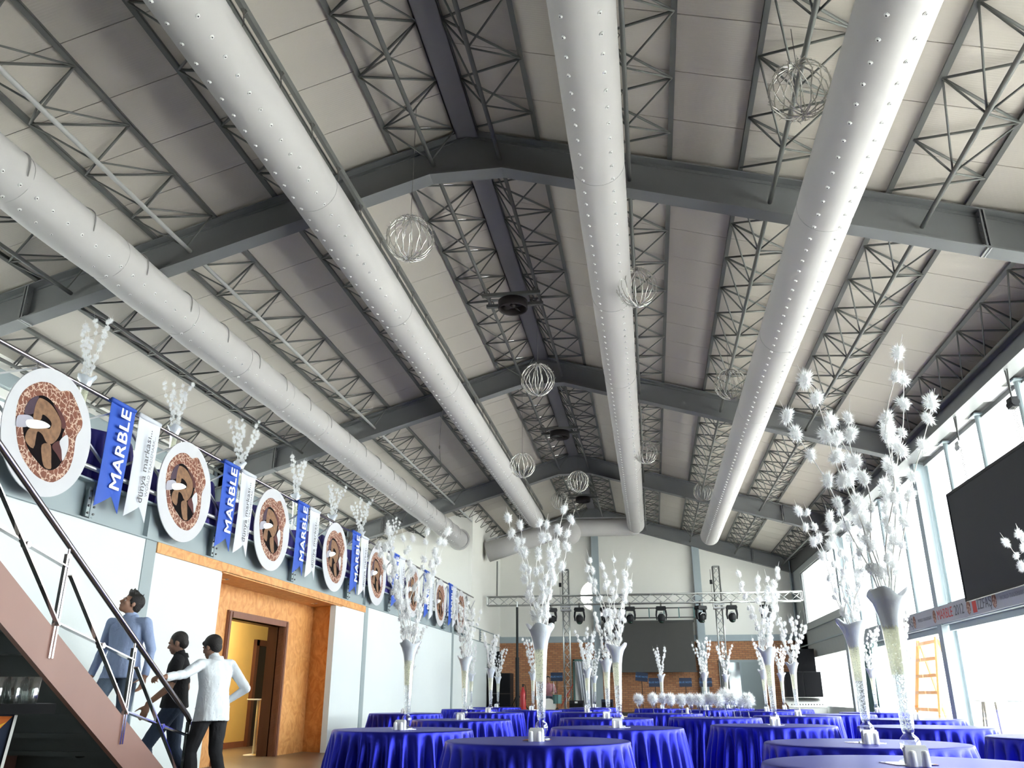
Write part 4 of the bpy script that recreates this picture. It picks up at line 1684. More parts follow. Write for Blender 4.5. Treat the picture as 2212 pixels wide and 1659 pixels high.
# (x, y, phrase, kind of centrepiece)
TABLES = [
    (-0.92, 7.05, 'in the centre foreground', 0), (1.27, 4.95, 'at the bottom right, cut by the frame', 1), (1.53, 7.05, 'behind the bottom right table', 2),
    (-2.60, 9.10, 'at left foreground near the orange doorway', 10), (-0.42, 10.0, 'right behind the centre foreground one', 11), (1.38, 11.05, 'in front of the feather goblets on the right', 12),
    (3.02, 10.8, 'near the glass doors at right', None), (-2.80, 12.9, 'second from camera in the left row', 10), (-0.75, 14.1, 'third in the middle row', 11),
    (0.95, 14.75, 'holding the larger group of feather goblets', None), (2.42, 16.1, 'behind the goblet tables at right', 12), (3.80, 14.2, 'by the glass doors, second of its row', 10),
    (0.20, 17.9, 'holding the smaller group of feather goblets', None), (-3.42, 18.4, 'third in the left row', 11), (-4.90, 17.3, 'against the white side wall', 12),
    (-1.40, 18.8, 'fourth in the middle row', 10), (2.45, 20.6, 'fourth in the right row', 11), (3.35, 17.6, 'third by the glass doors', None),
    (4.55, 19.6, 'beside the windows far down the hall', 12), (-4.75, 22.8, 'far down by the white side wall', 11), (-2.95, 21.6, 'fourth in the left row', 12),
    (-1.75, 23.4, 'before the stage in the middle', 10), (3.25, 23.6, 'before the stage at right', 11), (-4.70, 26.6, 'last before the speaker stack at left', 12),
    (1.25, 22.6, 'before the hanging grey screen', 10), (0.2, 24.6, 'last in the middle, before the music stands', 11), (-1.75, 26.4, 'last before the white door curtain', 12),
    (1.98, 25.2, 'last at right before the stage column', 10), (3.55, 8.3, 'at the right edge of the picture', 0),
]
for i, (x, y, ph, kind) in enumerate(TABLES):
    t = thing('round_table', 'round table under blue cloth ' + ph, 'table', (x, y, 0), 0.7 * i, 'round tables with blue cloths')
    obj('tablecloth', CLOTHS[i % 3], t)
    obj('table_base', PED, t)
    if kind is None:
        continue
    arr = ARR_NEAR[kind] if kind < 10 else ARR_FAR[kind - 10]
    if i in (3, 4, 5):
        arr = ARR_NEAR[(i + 1) % 3]
    ZZ = ZT + 0.005
    pl = obj('mirror_plate', PLATE, None, (x, y, ZT), (0, 0, 0.2 * i))
    tag(pl, 'square mirror plate on the table ' + ph, 'plate', 'mirror plates under the vases')
    vx, vy = x + 0.03, y + 0.02
    centrepiece((vx, vy, ZZ), 'tall trumpet vase of white feather branches ' + ph, arr, 1.3 * i + 0.4, 'feather vases on the tables')
    h = thing('napkin_holder', 'white napkin holder on the table ' + ph, 'napkin holder', (x + 0.01, y - 0.135, ZT), 0.15 * ((i % 3) - 1), 'napkin holders on the tables')
    obj('holder', NAP_H, h)
    obj('napkins', NAP_P, h)
    for q, dx in enumerate((-0.025, 0.035)):
        tag(obj('shaker', SHAKER, None, (x + dx, y - 0.20, ZT)), 'white shaker, %s of pair, table %s' % (('left', 'right')[q], ph), 'shaker', 'white shakers on the tables')

# ---- goblets topped with balls of down
b = MB()
b.lathe([(0.036, 0.0), (0.037, 0.004), (0.008, 0.012), (0.0055, 0.05), (0.0055, 0.09), (0.014, 0.11), (0.034, 0.14), (0.04, 0.175), (0.034, 0.21), (0.032, 0.212), (0.037, 0.176), (0.03, 0.143), (0.0, 0.118)], 18)
GOB = b.mesh('goblet_glass', G['glass'], True)
gob = []
for k, (dx, dy, s_, dz) in enumerate(((-0.52, -0.1, 0.10, 0.0), (-0.36, 0.12, 0.10, 0.01), (-0.24, -0.2, 0.105, 0.0), (-0.06, 0.05, 0.11, 0.02), (0.06, -0.25, 0.115, 0.0), (0.20, 0.1, 0.14, 0.06), (0.30, -0.15, 0.12, 0.03),
                                     (0.42, 0.12, 0.10, -0.02), (0.53, -0.08, 0.125, 0.0), (-0.12, 0.38, 0.1, 0.0))):
    gob.append((0.95 + dx, 14.75 + dy, s_, dz, 'larger table', k))
for k, (dx, dy, s_, dz) in enumerate(((-0.5, -0.1, 0.115, 0.0), (-0.22, -0.25, 0.12, 0.01), (-0.02, 0.1, 0.11, 0.01), (0.12, -0.2, 0.125, 0.0), (0.34, -0.05, 0.11, 0.0), (0.5, 0.15, 0.11, 0.0))):
    gob.append((0.20 + dx, 17.9 + dy, s_, dz, 'further table', k))
gob.sort(key=lambda g: g[0])
cnt = {'larger table': 0, 'further table': 0}
onames = ['first', 'second', 'third', 'fourth', 'fifth', 'sixth', 'seventh', 'eighth', 'ninth', 'tenth']
for (x, y, s_, dz, w, k) in gob:
    nm = onames[cnt[w]]
    cnt[w] += 1
    t = thing('feather_goblet', 'stemmed glass topped with a white down ball, %s from left on %s group' % (nm, 'nearer' if w == 'larger table' else 'further'), 'goblet', (x, y, ZT), k, 'feather goblets on two tables')
    obj('goblet_glass', GOB, t)
    obj('feather_ball', BALLS[k % 3], t, (0, 0, 0.26 + dz), (0.3 * k, 0.2 * k, k), s_ * 1.2)
tag(obj('paper_cup', SHAKER, None, (0.62, 17.55, ZT), (0, 0, 0), 1.5), 'small white cup beside the further feather goblets', 'cup')

# ---- balcony tables with the same vases
for k, (yy, lean_) in enumerate(((9.25, 0), (11.45, 1), (13.65, 2), (16.2, 0), (18.35, 1), (20.4, 2), (23.0, 0))):
    t = thing('balcony_table', 'violet clothed table behind the balcony rail, %s from camera' % nth[k], 'table', (-7.2, yy, ZBAL), k, 'tables on the balcony')
    obj('tablecloth', CLOTH_B, t)
    centrepiece((-7.15, yy, ZBAL + ZT), 'feather vase standing on the balcony, %s from camera' % nth[k], ARR_FAR[k % 3], k * 0.9, 'feather vases on the balcony')

# ================================================================== staircase to the balcony
SX, SX2 = -4.92, -6.30
SS = 0.603
YFOOT = 9.07


def sz(y):
    return (YFOOT - y) * SS


st = thing('staircase', 'steel staircase with red brown stringers and chrome handrail', 'staircase', (0, 0, 0))
for sx in (SX, SX2):
    m = MB()
    ytop = YFOOT - 3.42 / SS
    p = [(sx, YFOOT + 0.02, 0.0), (sx, ytop, 3.42), (sx, ytop - 0.3, 3.42), (sx, ytop - 0.3, 3.42 - 0.32), (sx, ytop, 3.42 - 0.36), (sx, YFOOT - 0.60, 0.0)]
    m.prism(p, (0.05, 0, 0))
    m.build('stringer', G['stringer'], st)
NST = 20
tm = MB()
tm.span((SX2 + 0.05, -0.30, -0.04), (SX, 0.02, 0.0))
tread_m = tm.mesh('tread', G['tread'])
tm = MB()
tm.span((SX2 + 0.05, -0.29, -0.171), (SX, -0.275, -0.04))
riser_m = tm.mesh('riser', G['tread'])
for k in range(1, NST + 1):
    z = 0.171 * k
    y = YFOOT - z / SS + 0.20
    obj('tread', tread_m, st, (0, y, z - 0.13))
    obj('riser', riser_m, st, (0, y, z - 0.13 + 0.171))
# handrail: newel, posts, rail, flat braces
NY, NZ = 8.86, 0.82
rp = [(SX + 0.05, NY, NZ - 0.02), (SX + 0.05, NY - 0.05, NZ + 0.03)]
for k in range(1, 12):
    y = NY - 0.05 - k * 0.42
    rp.append((SX + 0.05, y, NZ + 0.03 + (NY - 0.05 - y) * SS))
m = MB()
m.tube(rp, 0.027, 12)
m.build('handrail', G['chrome_rail'], st, True)
m = MB()
m.span((SX + 0.03, NY - 0.03, 0), (SX + 0.06, NY - 0.005, NZ - 0.03))
m.span((SX + 0.03, NY + 0.02, 0), (SX + 0.06, NY + 0.045, NZ - 0.03))
m.cyl((SX + 0.045, NY, NZ - 0.06), (SX + 0.045, NY, NZ), 0.014, None, 8)
m.build('newel_post', G['chrome'], st)


def rz(y):
    return NZ + 0.03 + (NY - 0.05 - y) * SS


POSTS = [7.66, 6.49, 5.32]
for y in POSTS:
    m = MB()
    m.span((SX + 0.035, y - 0.028, sz(y) - 0.22), (SX + 0.065, y - 0.008, rz(y) - 0.07))
    m.span((SX + 0.035, y + 0.008, sz(y) - 0.22), (SX + 0.065, y + 0.028, rz(y) - 0.07))
    m.cyl((SX + 0.05, y, rz(y) - 0.1), (SX + 0.05, y, rz(y)), 0.011, None, 8)
    m.build('rail_post', G['chrome'], st)
for k, yp in enumerate(POSTS):
    zr = rz(yp)
    for (p0, p1, dx) in (((yp, zr - 0.63), (yp + 1.19, zr - 0.885), 0.045), ((yp + 0.05, zr - 0.24), (yp + 1.18, zr - 1.36), 0.068)):
        m = MB()
        m.bar((SX + dx, p0[0], p0[1]), (SX + dx, p1[0], p1[1]), 0.012, 0.055 if dx < 0.06 else 0.04, (1, 0, 0))
        m.build('flat_brace', G['chrome'], st)
    m = MB()
    m.cyl((SX + 0.03, yp + 0.64, zr - 0.78), (SX + 0.09, yp + 0.64, zr - 0.78), 0.025, None, 10)
    m.build('brace_bolt', G['chrome'], st)

# ================================================================== drinks counter at lower left
CR = R(40)
CX, CY = -2.93, 4.02
t = thing('drinks_counter', 'black counter with fiery printed front beside the stairs', 'counter', (CX, CY, 0), CR)
m = MB()
m.span((-1.2, 0.0, 0.965), (0.0, 0.55, 1.012))
m.build('counter_top', G['black'], t)
m = MB()
m.prism([(-1.15, 0.06, 0.0), (-0.24, 0.06, 0.0), (-0.165, 0.06, 0.962), (-1.15, 0.06, 0.962)], (0, 0.4, 0))
m.build('counter_front', G['navy'], t)
m = MB()
m.prism([(-0.245, 0.05, 0.0), (-0.232, 0.05, 0.0), (-0.157, 0.05, 0.96), (-0.170, 0.05, 0.96)], (0, 0.42, 0))
m.build('edge_strip', G['white_paint'], t)
m = MB()
m.prism([(-0.7, 0.055, 0.62), (-0.30, 0.055, 0.80), (-0.178, 0.055, 0.955), (-0.40, 0.055, 0.958), (-0.7, 0.055, 0.95)], (0, 0.003, 0))
m.build('flame_print', G['fire_o'], t)
m = MB()
m.prism([(-0.7, 0.05, 0.66), (-0.30, 0.05, 0.82), (-0.20, 0.05, 0.93), (-0.26, 0.05, 0.90), (-0.38, 0.05, 0.85), (-0.7, 0.05, 0.78)], (0, 0.003, 0))
m.build('flame_print', G['fire_y'], t)
b = MB()
b.lathe([(0.0, 0.0), (0.027, 0.0), (0.03, 0.004), (0.036, 0.125), (0.034, 0.125), (0.028, 0.012), (0.0, 0.010)], 16)
TUM = b.mesh('glass_tumbler', G['tumbler'], True)
for r_ in range(3):
    for k in range(8):
        lx, ly = -0.115 - 0.076 * k - 0.006 * r_, 0.08 + 0.085 * r_
        x = CX + lx * math.cos(CR) - ly * math.sin(CR)
        y = CY + lx * math.sin(CR) + ly * math.cos(CR)
        lab = 'clear glass tumbler on the black counter, %s row, %s from its end' % (('front', 'middle', 'back')[r_], (onames)[k])
        tag(obj('glass_tumbler', TUM, None, (x, y, 1.012)), lab, 'glass', 'tumblers on the counter')

# pedestal table in the doorway
t = thing('pedestal_table', 'white pedestal table standing inside the open doorway', 'table', (-7.47, 16.1, 0))
m = MB()
m.lathe([(0.0, 0.03), (0.05, 0.03), (0.19, 0.012), (0.20, 0.0), (0.0, 0.0)], 28)
m.build('foot_plate', G['white_paint'], t, True)
m = MB()
m.cyl((0, 0, 0.02), (0, 0, 0.97), 0.035, None, 16)
m.build('column', G['white_paint'], t, True)
m = MB()
m.lathe([(0.0, 0.965), (0.215, 0.965), (0.225, 0.975), (0.22, 0.99), (0.0, 0.99)], 32)
m.build('table_top', G['white_paint'], t, True)

# ================================================================== stage
ZS = 0.42
t = thing('stage', 'low dark carpeted stage in front of the brick wall', 'stage', (0, 0, 0))
m = MB()
m.span((XW + 0.05, 29.6, 0.0), (5.85, YB - 0.3, ZS))
m.build('platform', G['stage'], t)
m = MB()
m.span((XW + 0.05, 29.57, ZS - 0.06), (5.85, 29.6, ZS + 0.004))
m.build('edge_strip', G['wood_light'], t)


def box_truss(t, p0, p1, w, step, mat, up=(0, 0, 1)):
    """square aluminium truss: four chords and zigzag bracing"""
    p0, p1 = Vector(p0), Vector(p1)
    d = (p1 - p0)
    L = d.length
    d.normalize()
    u = Vector(up)
    s_ = d.cross(u).normalized()
    u = s_.cross(d).normalized()
    cs = [(s_ * a + u * b) * (w / 2) for a, b in ((-1, -1), (1, -1), (1, 1), (-1, 1))]
    for c in cs:
        m = MB()
        m.cyl(p0 + c, p1 + c, 0.022, None, 8)
        m.build('chord', mat, t, True)
    n = max(2, int(L / step))
    for f in range(4):
        a, b = cs[f], cs[(f + 1) % 4]
        m0 = MB()
        m0.cyl(a, b + d * (L / n), 0.014, None, 6)
        m1 = MB()
        m1.cyl(b, a + d * (L / n), 0.014, None, 6)
        e0, e1 = m0.mesh('brace', mat, True), m1.mesh('brace', mat, True)
        for k in range(n):
            obj('brace', e0 if k % 2 == 0 else e1, t, p0 + d * (L * k / n))
    for e in (p0, p1):
        m = MB()
        for i in range(4):
            m.cyl(e + cs[i], e + cs[(i + 1) % 4], 0.02, None, 6)
        m.build('end_frame', mat, t)


t = thing('lighting_truss', 'long horizontal aluminium lighting truss above the stage', 'truss', (0, 33.0, 0))
box_truss(t, (-6.22, 0, 4.50), (5.62, 0, 4.50), 0.33, 0.42, G['alu'])
m = MB()
m.cyl((-5.85, 0, 4.66), (-5.85, 0, 6.05), 0.03, None, 8)
m.build('hanging_rod', G['truss'], t)
for sx, ex in ((-3.18, 'left'), (2.62, 'right')):
    t = thing('truss_tower', 'upright aluminium truss tower on the %s side of the stage' % ex, 'truss', (sx, 33.0, 0), 0, 'truss towers on the stage')
    box_truss(t, (0, 0.34, ZS), (0, 0.34, 5.70), 0.24, 0.30, G['alu'], (0, 1, 0))
    m = MB()
    m.span((-0.2, 0.1, 4.12), (0.2, 0.58, 4.18))
    m.span((-0.2, 0.1, 4.24), (0.2, 0.16, 4.30))
    m.build('sleeve_block', G['galv'], t)
    m = MB()
    m.span((-0.26, 0.28, 5.05), (-0.17, 0.40, 5.2))
    m.cyl((-0.215, 0.34, 4.2), (-0.215, 0.34, 5.6), 0.008, None, 6)
    m.build('chain_motor', G['black'], t)
    m = MB()
    m.span((-0.45, -0.11, ZS), (0.45, 0.79, ZS + 0.03))
    m.build('base_plate', G['galv'], t)

# rear hanging frame over the grey screen (green webbing straps)
t = thing('screen_frame_truss', 'thin ladder shaped truss with green straps above the grey screen', 'truss', (0, 35.6, 0))
for z in (4.02, 4.40):
    m = MB()
    m.cyl((-1.9, 0, z), (1.9, 0, z), 0.025, None, 8)
    m.build('chord', G['rail_dark'], t, True)
for k in range(7):
    m = MB()
    m.span((-1.8 + 0.6 * k - 0.02, -0.03, 4.0), (-1.8 + 0.6 * k + 0.02, 0.03, 4.42))
    m.build('strap', G['teal'], t)
m = MB()
m.cyl((-1.85, 0, 0.4), (-1.85, 0, 4.4), 0.02, None, 8)
m.build('leg', G['rail_dark'], t)
m = MB()
m.cyl((1.85, 0, 0.4), (1.85, 0, 4.4), 0.02, None, 8)
m.build('leg', G['rail_dark'], t)
t = thing('stage_screen', 'dark grey screen hanging on the brick stage wall', 'screen', (0, 36.3, 0))
m = MB()
m.span((-1.84, -0.02, 1.98), (1.76, 0.02, 3.92))
m.build('screen_cloth', G['screen_grey'], t)
m = MB()
m.span((-1.88, -0.03, 3.9), (1.80, 0.28, 3.97))
m.span((-1.88, -0.03, 1.94), (1.80, 0.03, 1.985))
m.build('screen_bar', G['rail_dark'], t)

# moving head lamps
def moving_head(x, label, rz_):
    t = thing('moving_head_lamp', label, 'stage lamp', (x, 33.0, 4.34), rz_, 'moving head lamps on the truss')
    m = MB()
    m.span((-0.03, -0.05, -0.12), (0.03, 0.05, 0.05))
    m.span((-0.03, -0.19, -0.03), (0.03, 0.19, 0.0))
    m.build('clamp', G['wire'], t)
    m = MB()
    m.prism([(-0.17, -0.14, -0.13), (0.17, -0.14, -0.13), (0.20, -0.14, -0.20), (0.18, -0.14, -0.27), (-0.18, -0.14, -0.27), (-0.20, -0.14, -0.20)], (0, 0.28, 0))
    m.build('base', G['black'], t)
    for sx in (-1, 1):
        m = MB()
        m.prism([(sx * 0.13, -0.05, -0.27), (sx * 0.20, -0.05, -0.27), (sx * 0.22, -0.05, -0.45), (sx * 0.19, -0.05, -0.62), (sx * 0.15, -0.05, -0.62), (sx * 0.16, -0.05, -0.45)], (0, 0.10, 0))
        m.build('yoke_arm', G['black'], t)
    m = MB()
    m.ell((0, 0, -0.55), (0.145, 0.15, 0.20), 16, 10)
    m.build('lamp_head', G['black'], t, True)
    m = MB()
    m.tube([(-0.12, -0.12, -0.46), (-0.07, -0.15, -0.40), (0.07, -0.15, -0.40), (0.12, -0.12, -0.46)], 0.012, 6)
    m.build('trim_strip', G['galv'], t)
    m = MB()
    m.ell((0, -0.05, -0.70), (0.10, 0.09, 0.05), 14, 8)
    m.build('lens', G['lens'], t, True)


for k, (x, lab, rz_) in enumerate(((-3.72, 'moving head lamp left of the left truss tower', 0.5), (-2.64, 'moving head lamp right of the left truss tower', 0.0), (-1.62, 'moving head lamp below the circle of light', 0.7),
                                   (-0.72, 'moving head lamp just right of the circle of light', 0.1), (0.45, 'moving head lamp over the middle of the grey screen', 0.0), (1.92, 'moving head lamp left of the right truss tower', 0.6),
                                   (3.05, 'moving head lamp right of the right truss tower', 0.05), (4.30, 'moving head lamp at the window end of the truss', 0.5))):
    moving_head(x, lab, rz_)
# the lamp below the lit circle throws a round spot on the wall above it
sl_d = bpy.data.lights.new('wall_spot', 'SPOT')
sl_d.energy = 900
sl_d.spot_size = R(15.2)
sl_d.spot_blend = 0.04
sl_d.shadow_soft_size = 0.02
slo = bpy.data.objects.new('wall_spot', sl_d)
COL.objects.link(slo)
slo.location = (-1.75, 32.55, 3.85)
slo.rotation_euler = (Vector((-2.26, 36.85, 5.04)) - Vector(slo.location)).to_track_quat('-Z', 'Y').to_euler()

# loudspeakers
def speaker(x0, x1, z0, z1, y, dep, label, badge=True):
    t = thing('loudspeaker', label, 'loudspeaker', ((x0 + x1) / 2, y, z0), 0, 'loudspeakers by the stage')
    w, h = (x1 - x0), (z1 - z0)
    m = MB()
    m.span((-w / 2, 0, 0), (w / 2, dep, h))
    m.build('cabinet', G['black'], t)
    m = MB()
    m.span((-w / 2 + 0.02, -0.015, 0.02), (w / 2 - 0.02, 0, h - 0.02))
    m.build('grille', G['grille'], t)
    if badge:
        m = MB()
        for k in range(8):
            a = k * PI / 4
            m.bar((-w / 2 + 0.14, -0.02, h - 0.13), (-w / 2 + 0.14 + 0.06 * math.cos(a), -0.02, h - 0.13 + 0.06 * math.sin(a)), 0.02, 0.01, (0, 1, 0))
        m.build('flower_badge', G['white_paint'], t)


speaker(5.08, 5.86, 1.86, 2.65, 33.2, 0.7, 'black loudspeaker on top of the stack by the windows')
speaker(4.74, 5.36, 1.0, 1.855, 33.1, 0.75, 'black bass speaker, left of the bottom pair by the windows', False)
speaker(5.38, 5.98, 1.0, 1.855, 33.1, 0.75, 'black bass speaker, right of the bottom pair by the windows', False)
speaker(-6.28, -5.90, 1.87, 2.68, 33.9, 0.5, 'black top loudspeaker beside the left end wall', False)
speaker(-6.32, -5.45, 1.12, 1.865, 33.8, 0.8, 'upper black bass speaker of the left stack')
speaker(-6.32, -5.45, ZS, 1.115, 33.8, 0.8, 'lower black bass speaker of the left stack')
t = thing('mixing_desk', 'white mixing desk under the speakers by the windows', 'desk', (0, 0, 0))
m = MB()
m.prism([(4.66, 32.4, 0.66), (6.0 - 0.05, 32.4, 0.66), (5.95, 33.95, 0.97), (4.66, 33.95, 0.97)], (0, 0, 0.025))
m.build('desk_panel', G['white_paint'], t)
m = MB()
m.span((4.66, 32.42, ZS), (5.95, 33.95, 0.655))
m.build('desk_body', G['white_paint'], t)
for k in range(12):
    m = MB()
    m.span((4.78 + 0.095 * k, 32.6, 0.735), (4.80 + 0.095 * k, 32.66, 0.775))
    m.build('fader', G['black'], t)
# music stands
tx_bn = text_mesh('BLUE NOTE', 0.085, G['ink_blue'], 0.001)
FRONT = axes((1, 0, 0), (0, 0, 1), (0, -1, 0))
for k, (x, z, tilt, lab) in enumerate(((-3.45, 1.69, 0.0, 'beside the drummer'), (-0.39, 1.68, 0.10, 'tilted highest, before the grey screen'), (0.07, 1.49, 0.0, 'second before the grey screen'),
                                       (1.14, 1.49, 0.0, 'under the right part of the grey screen'), (1.84, 1.49, 0.0, 'beside the stage column'))):
    t = thing('music_stand', 'navy music stand board ' + lab, 'music stand', (x, 32.0, ZS), 0, 'music stands on the stage')
    zz = z - ZS
    m = MB()
    m.box((0, 0, zz), (0.44, 0.02, 0.30), Matrix.Rotation(tilt, 3, 'Y'))
    m.build('board', G['navy'], t)
    obj('lettering', tx_bn, t, (0, -0.012, zz), axes((math.cos(tilt), 0, -math.sin(tilt)), (math.sin(tilt), 0, math.cos(tilt)), (0, -1, 0)))
    m = MB()
    m.cyl((0, 0.03, 0.1), (0, 0.03, zz), 0.012, None, 6)
    m.build('pole', G['black'], t)
    for q in range(3):
        a = q * 2.09 + 0.5
        m = MB()
        m.cyl((0, 0.03, 0.22), (0.24 * math.cos(a), 0.03 + 0.24 * math.sin(a), 0.0), 0.01, None, 6)
        m.build('leg', G['black'], t)
# amplifiers
for (x, y, w, h, lab) in ((-2.78, 32.2, 0.50, 0.46, 'black amplifier box with white badge beside the drums'), (-1.72, 33.2, 0.42, 0.5, 'navy amplifier box before the door curtain'), (2.9, 34.5, 0.6, 0.3, 'dark case on the floor right of the column')):
    t = thing('amplifier', lab, 'amplifier', (x, y, ZS), 0, 'amplifiers on the stage')
    m = MB()
    m.span((-w / 2, 0, 0), (w / 2, 0.35, h))
    m.build('cabinet', G['black'] if 'navy' not in lab else G['navy'], t)
    m = MB()
    m.span((-w / 2 + 0.03, -0.012, 0.03), (w / 2 - 0.03, 0, h - 0.10))
    m.build('grille', G['grille'], t)
    m = MB()
    m.span((-0.05, -0.015, h - 0.09), (0.05, -0.002, h - 0.03))
    m.build('badge', G['white_paint'], t)
# black pole and red extinguisher
t = thing('stage_pole', 'tall black pole rising from the stage to the truss', 'pole', (-4.90, 32.0, ZS))
m = MB()
m.cyl((0, 0, 1.9), (0, 0, 3.75), 0.045, None, 12)
m.build('upper_tube', G['black'], t)
m = MB()
m.cyl((0, 0, 0.0), (0, 0, 1.95), 0.07, None, 12)
m.build('lower_tube', G['black'], t)
m = MB()
m.cyl((0, 0, 3.7), (0, 0, 3.95), 0.025, None, 8)
m.build('spigot', G['galv'], t)
for q in range(3):
    a = q * 2.09 + 0.3
    m = MB()
    m.cyl((0, 0, 0.7), (0.5 * math.cos(a), 0.5 * math.sin(a), 0.02), 0.02, None, 6)
    m.build('leg', G['black'], t)
t = thing('fire_extinguisher', 'slim red cylinder bag standing beside the black pole', 'extinguisher', (-4.62, 31.5, ZS))
m = MB()
m.lathe([(0.0, 0.0), (0.10, 0.0), (0.11, 0.05), (0.11, 0.62), (0.085, 0.78), (0.04, 0.86), (0.035, 0.92), (0.0, 0.92)], 16)
m.build('cylinder', G['red'], t, True)
m = MB()
m.cyl((0, 0, 0.9), (0, 0, 1.02), 0.03, None, 8)
m.tube([(0, 0, 1.0), (0.08, -0.02, 0.98), (0.12, -0.05, 0.8), (0.115, -0.06, 0.5)], 0.012, 6)
m.build('valve', G['black'], t)
# doors in the brick wall
w = sempty('door_4', 'white curtained doorway in the brick wall')
m = MB()
m.span((-3.28, YB - 0.05, ZS), (-3.20, YB, 2.48))
m.span((-2.40, YB - 0.05, ZS), (-2.33, YB, 2.48))
m.span((-3.28, YB - 0.05, 2.40), (-2.33, YB, 2.48))
m.build('frame', G['teal'], w)
m = MB()
m.span((-3.2, YB - 0.03, ZS), (-2.4, YB - 0.01, 2.4))
m.build('leaf', G['white_paint'], w)
t = thing('door_curtain', 'long white curtain gathered in front of the stage doorway', 'curtain', (-2.8, YB - 0.22, 0))
b = MB()
nx, nz = 60, 12
vs = []
for j in range(nz + 1):
    v = j / nz
    for i in range(nx + 1):
        u = i / nx
        wv_ = 0.36 * (0.55 + 0.45 * v)
        vs.append((-0.38 + 0.30 * (1 - v) + u * wv_ * 2.1, 0.05 * math.sin(u * 40) + 0.02 * math.sin(u * 17 + v * 3), ZS + 0.03 + v * (2.36 - ZS)))
fs = []
for j in range(nz):
    for i in range(nx):
        a = j * (nx + 1) + i
        fs.append((a, a + 1, a + nx + 2, a + nx + 1))
b.add(vs, fs)
b.build('cloth', G['banner_white'], t, True)
m = MB()
m.cyl((-0.45, 0, 2.38), (0.45, 0, 2.38), 0.012, None, 8)
m.build('curtain_rod', G['galv'], t)
w = sempty('door_5', 'grey glazed door in the brick wall at right')
m = MB()
m.span((2.70, YB - 0.06, ZS), (2.78, YB, 2.42))
m.span((4.36, YB - 0.06, ZS), (4.44, YB, 2.42))
m.span((2.70, YB - 0.06, 2.32), (4.44, YB, 2.42))
m.span((3.52, YB - 0.05, ZS), (3.60, YB, 2.32))
m.build('frame', G['band'], w)
m = MB()
m.span((2.78, YB - 0.03, ZS), (3.52, YB - 0.012, 2.32))
m.build('pane', G['mirror'], w)
m = MB()
m.span((3.60, YB - 0.03, ZS), (4.36, YB - 0.012, 2.32))
m.build('pane', G['fascia'], w)
# drum kit
t = thing('drum_kit', 'small drum kit with gold cymbal in front of the seated drummer', 'drum kit', (-3.95, 32.75, ZS))
m = MB()
m.cyl((0.1, -0.1, 0.27), (0.1, 0.25, 0.27), 0.26, None, 24)
m.build('bass_drum', G['wall_back'], t)
m = MB()
m.cyl((-0.25, 0.12, 0.48), (-0.25, 0.12, 0.62), 0.17, None, 20)
m.build('snare_drum', G['galv'], t)
m = MB()
m.cyl((0.42, 0.0, 0.35), (0.42, 0.0, 0.66), 0.17, None, 20)
m.build('tom_drum', G['teal'], t)
for (x, y, z, mt) in ((0.30, 0.0, 1.12, 'brass'), (-0.18, -0.05, 0.80, 'galv'), (0.75, 0.1, 0.95, 'galv')):
    m = MB()
    m.lathe([(0.0, 0.02), (0.03, 0.018), (0.19, 0.0), (0.19, -0.003), (0.0, 0.01)], 20, (x, y, z))
    m.build('cymbal', G[mt], t, True)
    m = MB()
    m.cyl((x, y, 0.0), (x, y, z + 0.03), 0.01, None, 6)
    m.build('cymbal_stand', G['galv'], t)
m = MB()
m.cyl((0.55, 0.1, 0.25), (1.0, 0.25, 1.02), 0.014, None, 6)
m.build('boom_arm', G['red'], t)
# upright goblets in a row on the stage edge table
for k, x in enumerate((-2.92, -2.74, -2.56, -2.36, -2.06, -1.98)):
    pass

# ================================================================== outside the windows
t = thing('wooden_ladder', 'orange wooden step ladder standing outside the glass doors', 'ladder', (7.05, 23.9, -0.03))
m = MB()
for (a, b_) in (((-0.1, -0.85), (0.0, -0.55)), ((-0.1, 0.85), (0.0, 0.45))):
    pass
for sy in (-1, 1):
    m = MB()
    m.bar((-0.35, sy * 1.05, 0.0), (0.0, sy * 0.75, 2.45), 0.05, 0.09)
    m.build('side_rail', G['ladder'], t)
for k in range(6):
    z = 0.35 + 0.4 * k
    f = z / 2.45
    m = MB()
    m.span((-0.35 + 0.35 * f - 0.05, -(1.05 - 0.3 * f), z - 0.04), (-0.35 + 0.35 * f + 0.05, (1.05 - 0.3 * f), z + 0.04))
    m.build('rung', G['ladder'], t)
for sy in (-1, 1):
    m = MB()
    m.bar((0.55, sy * 0.95, 0.0), (0.03, sy * 0.75, 2.4), 0.04, 0.06)
    m.build('rear_leg', G['ladder'], t)
t = thing('bar_table', 'slim high bar table with white top outside the doors', 'table', (6.95, 19.3, -0.03))
m = MB()
m.span((-0.3, -1.7, 0.96), (0.3, 1.2, 1.0))
m.build('table_top', G['white_paint'], t)
for (y0_, y1_) in ((0.72, 0.9), (-0.15, -0.2), (0.60, 0.62)):
    for sx in (-0.2,):
        m = MB()
        m.cyl((sx, y0_ * 0.8, 0.96), (sx, y1_, 0.0), 0.022, None, 8)
        m.build('leg', G['wire'], t)
m = MB()
m.cyl((-0.2, 0.72, 0.28), (-0.2, -0.18, 0.28), 0.014, None, 8)
m.build('stretcher', G['wire'], t)
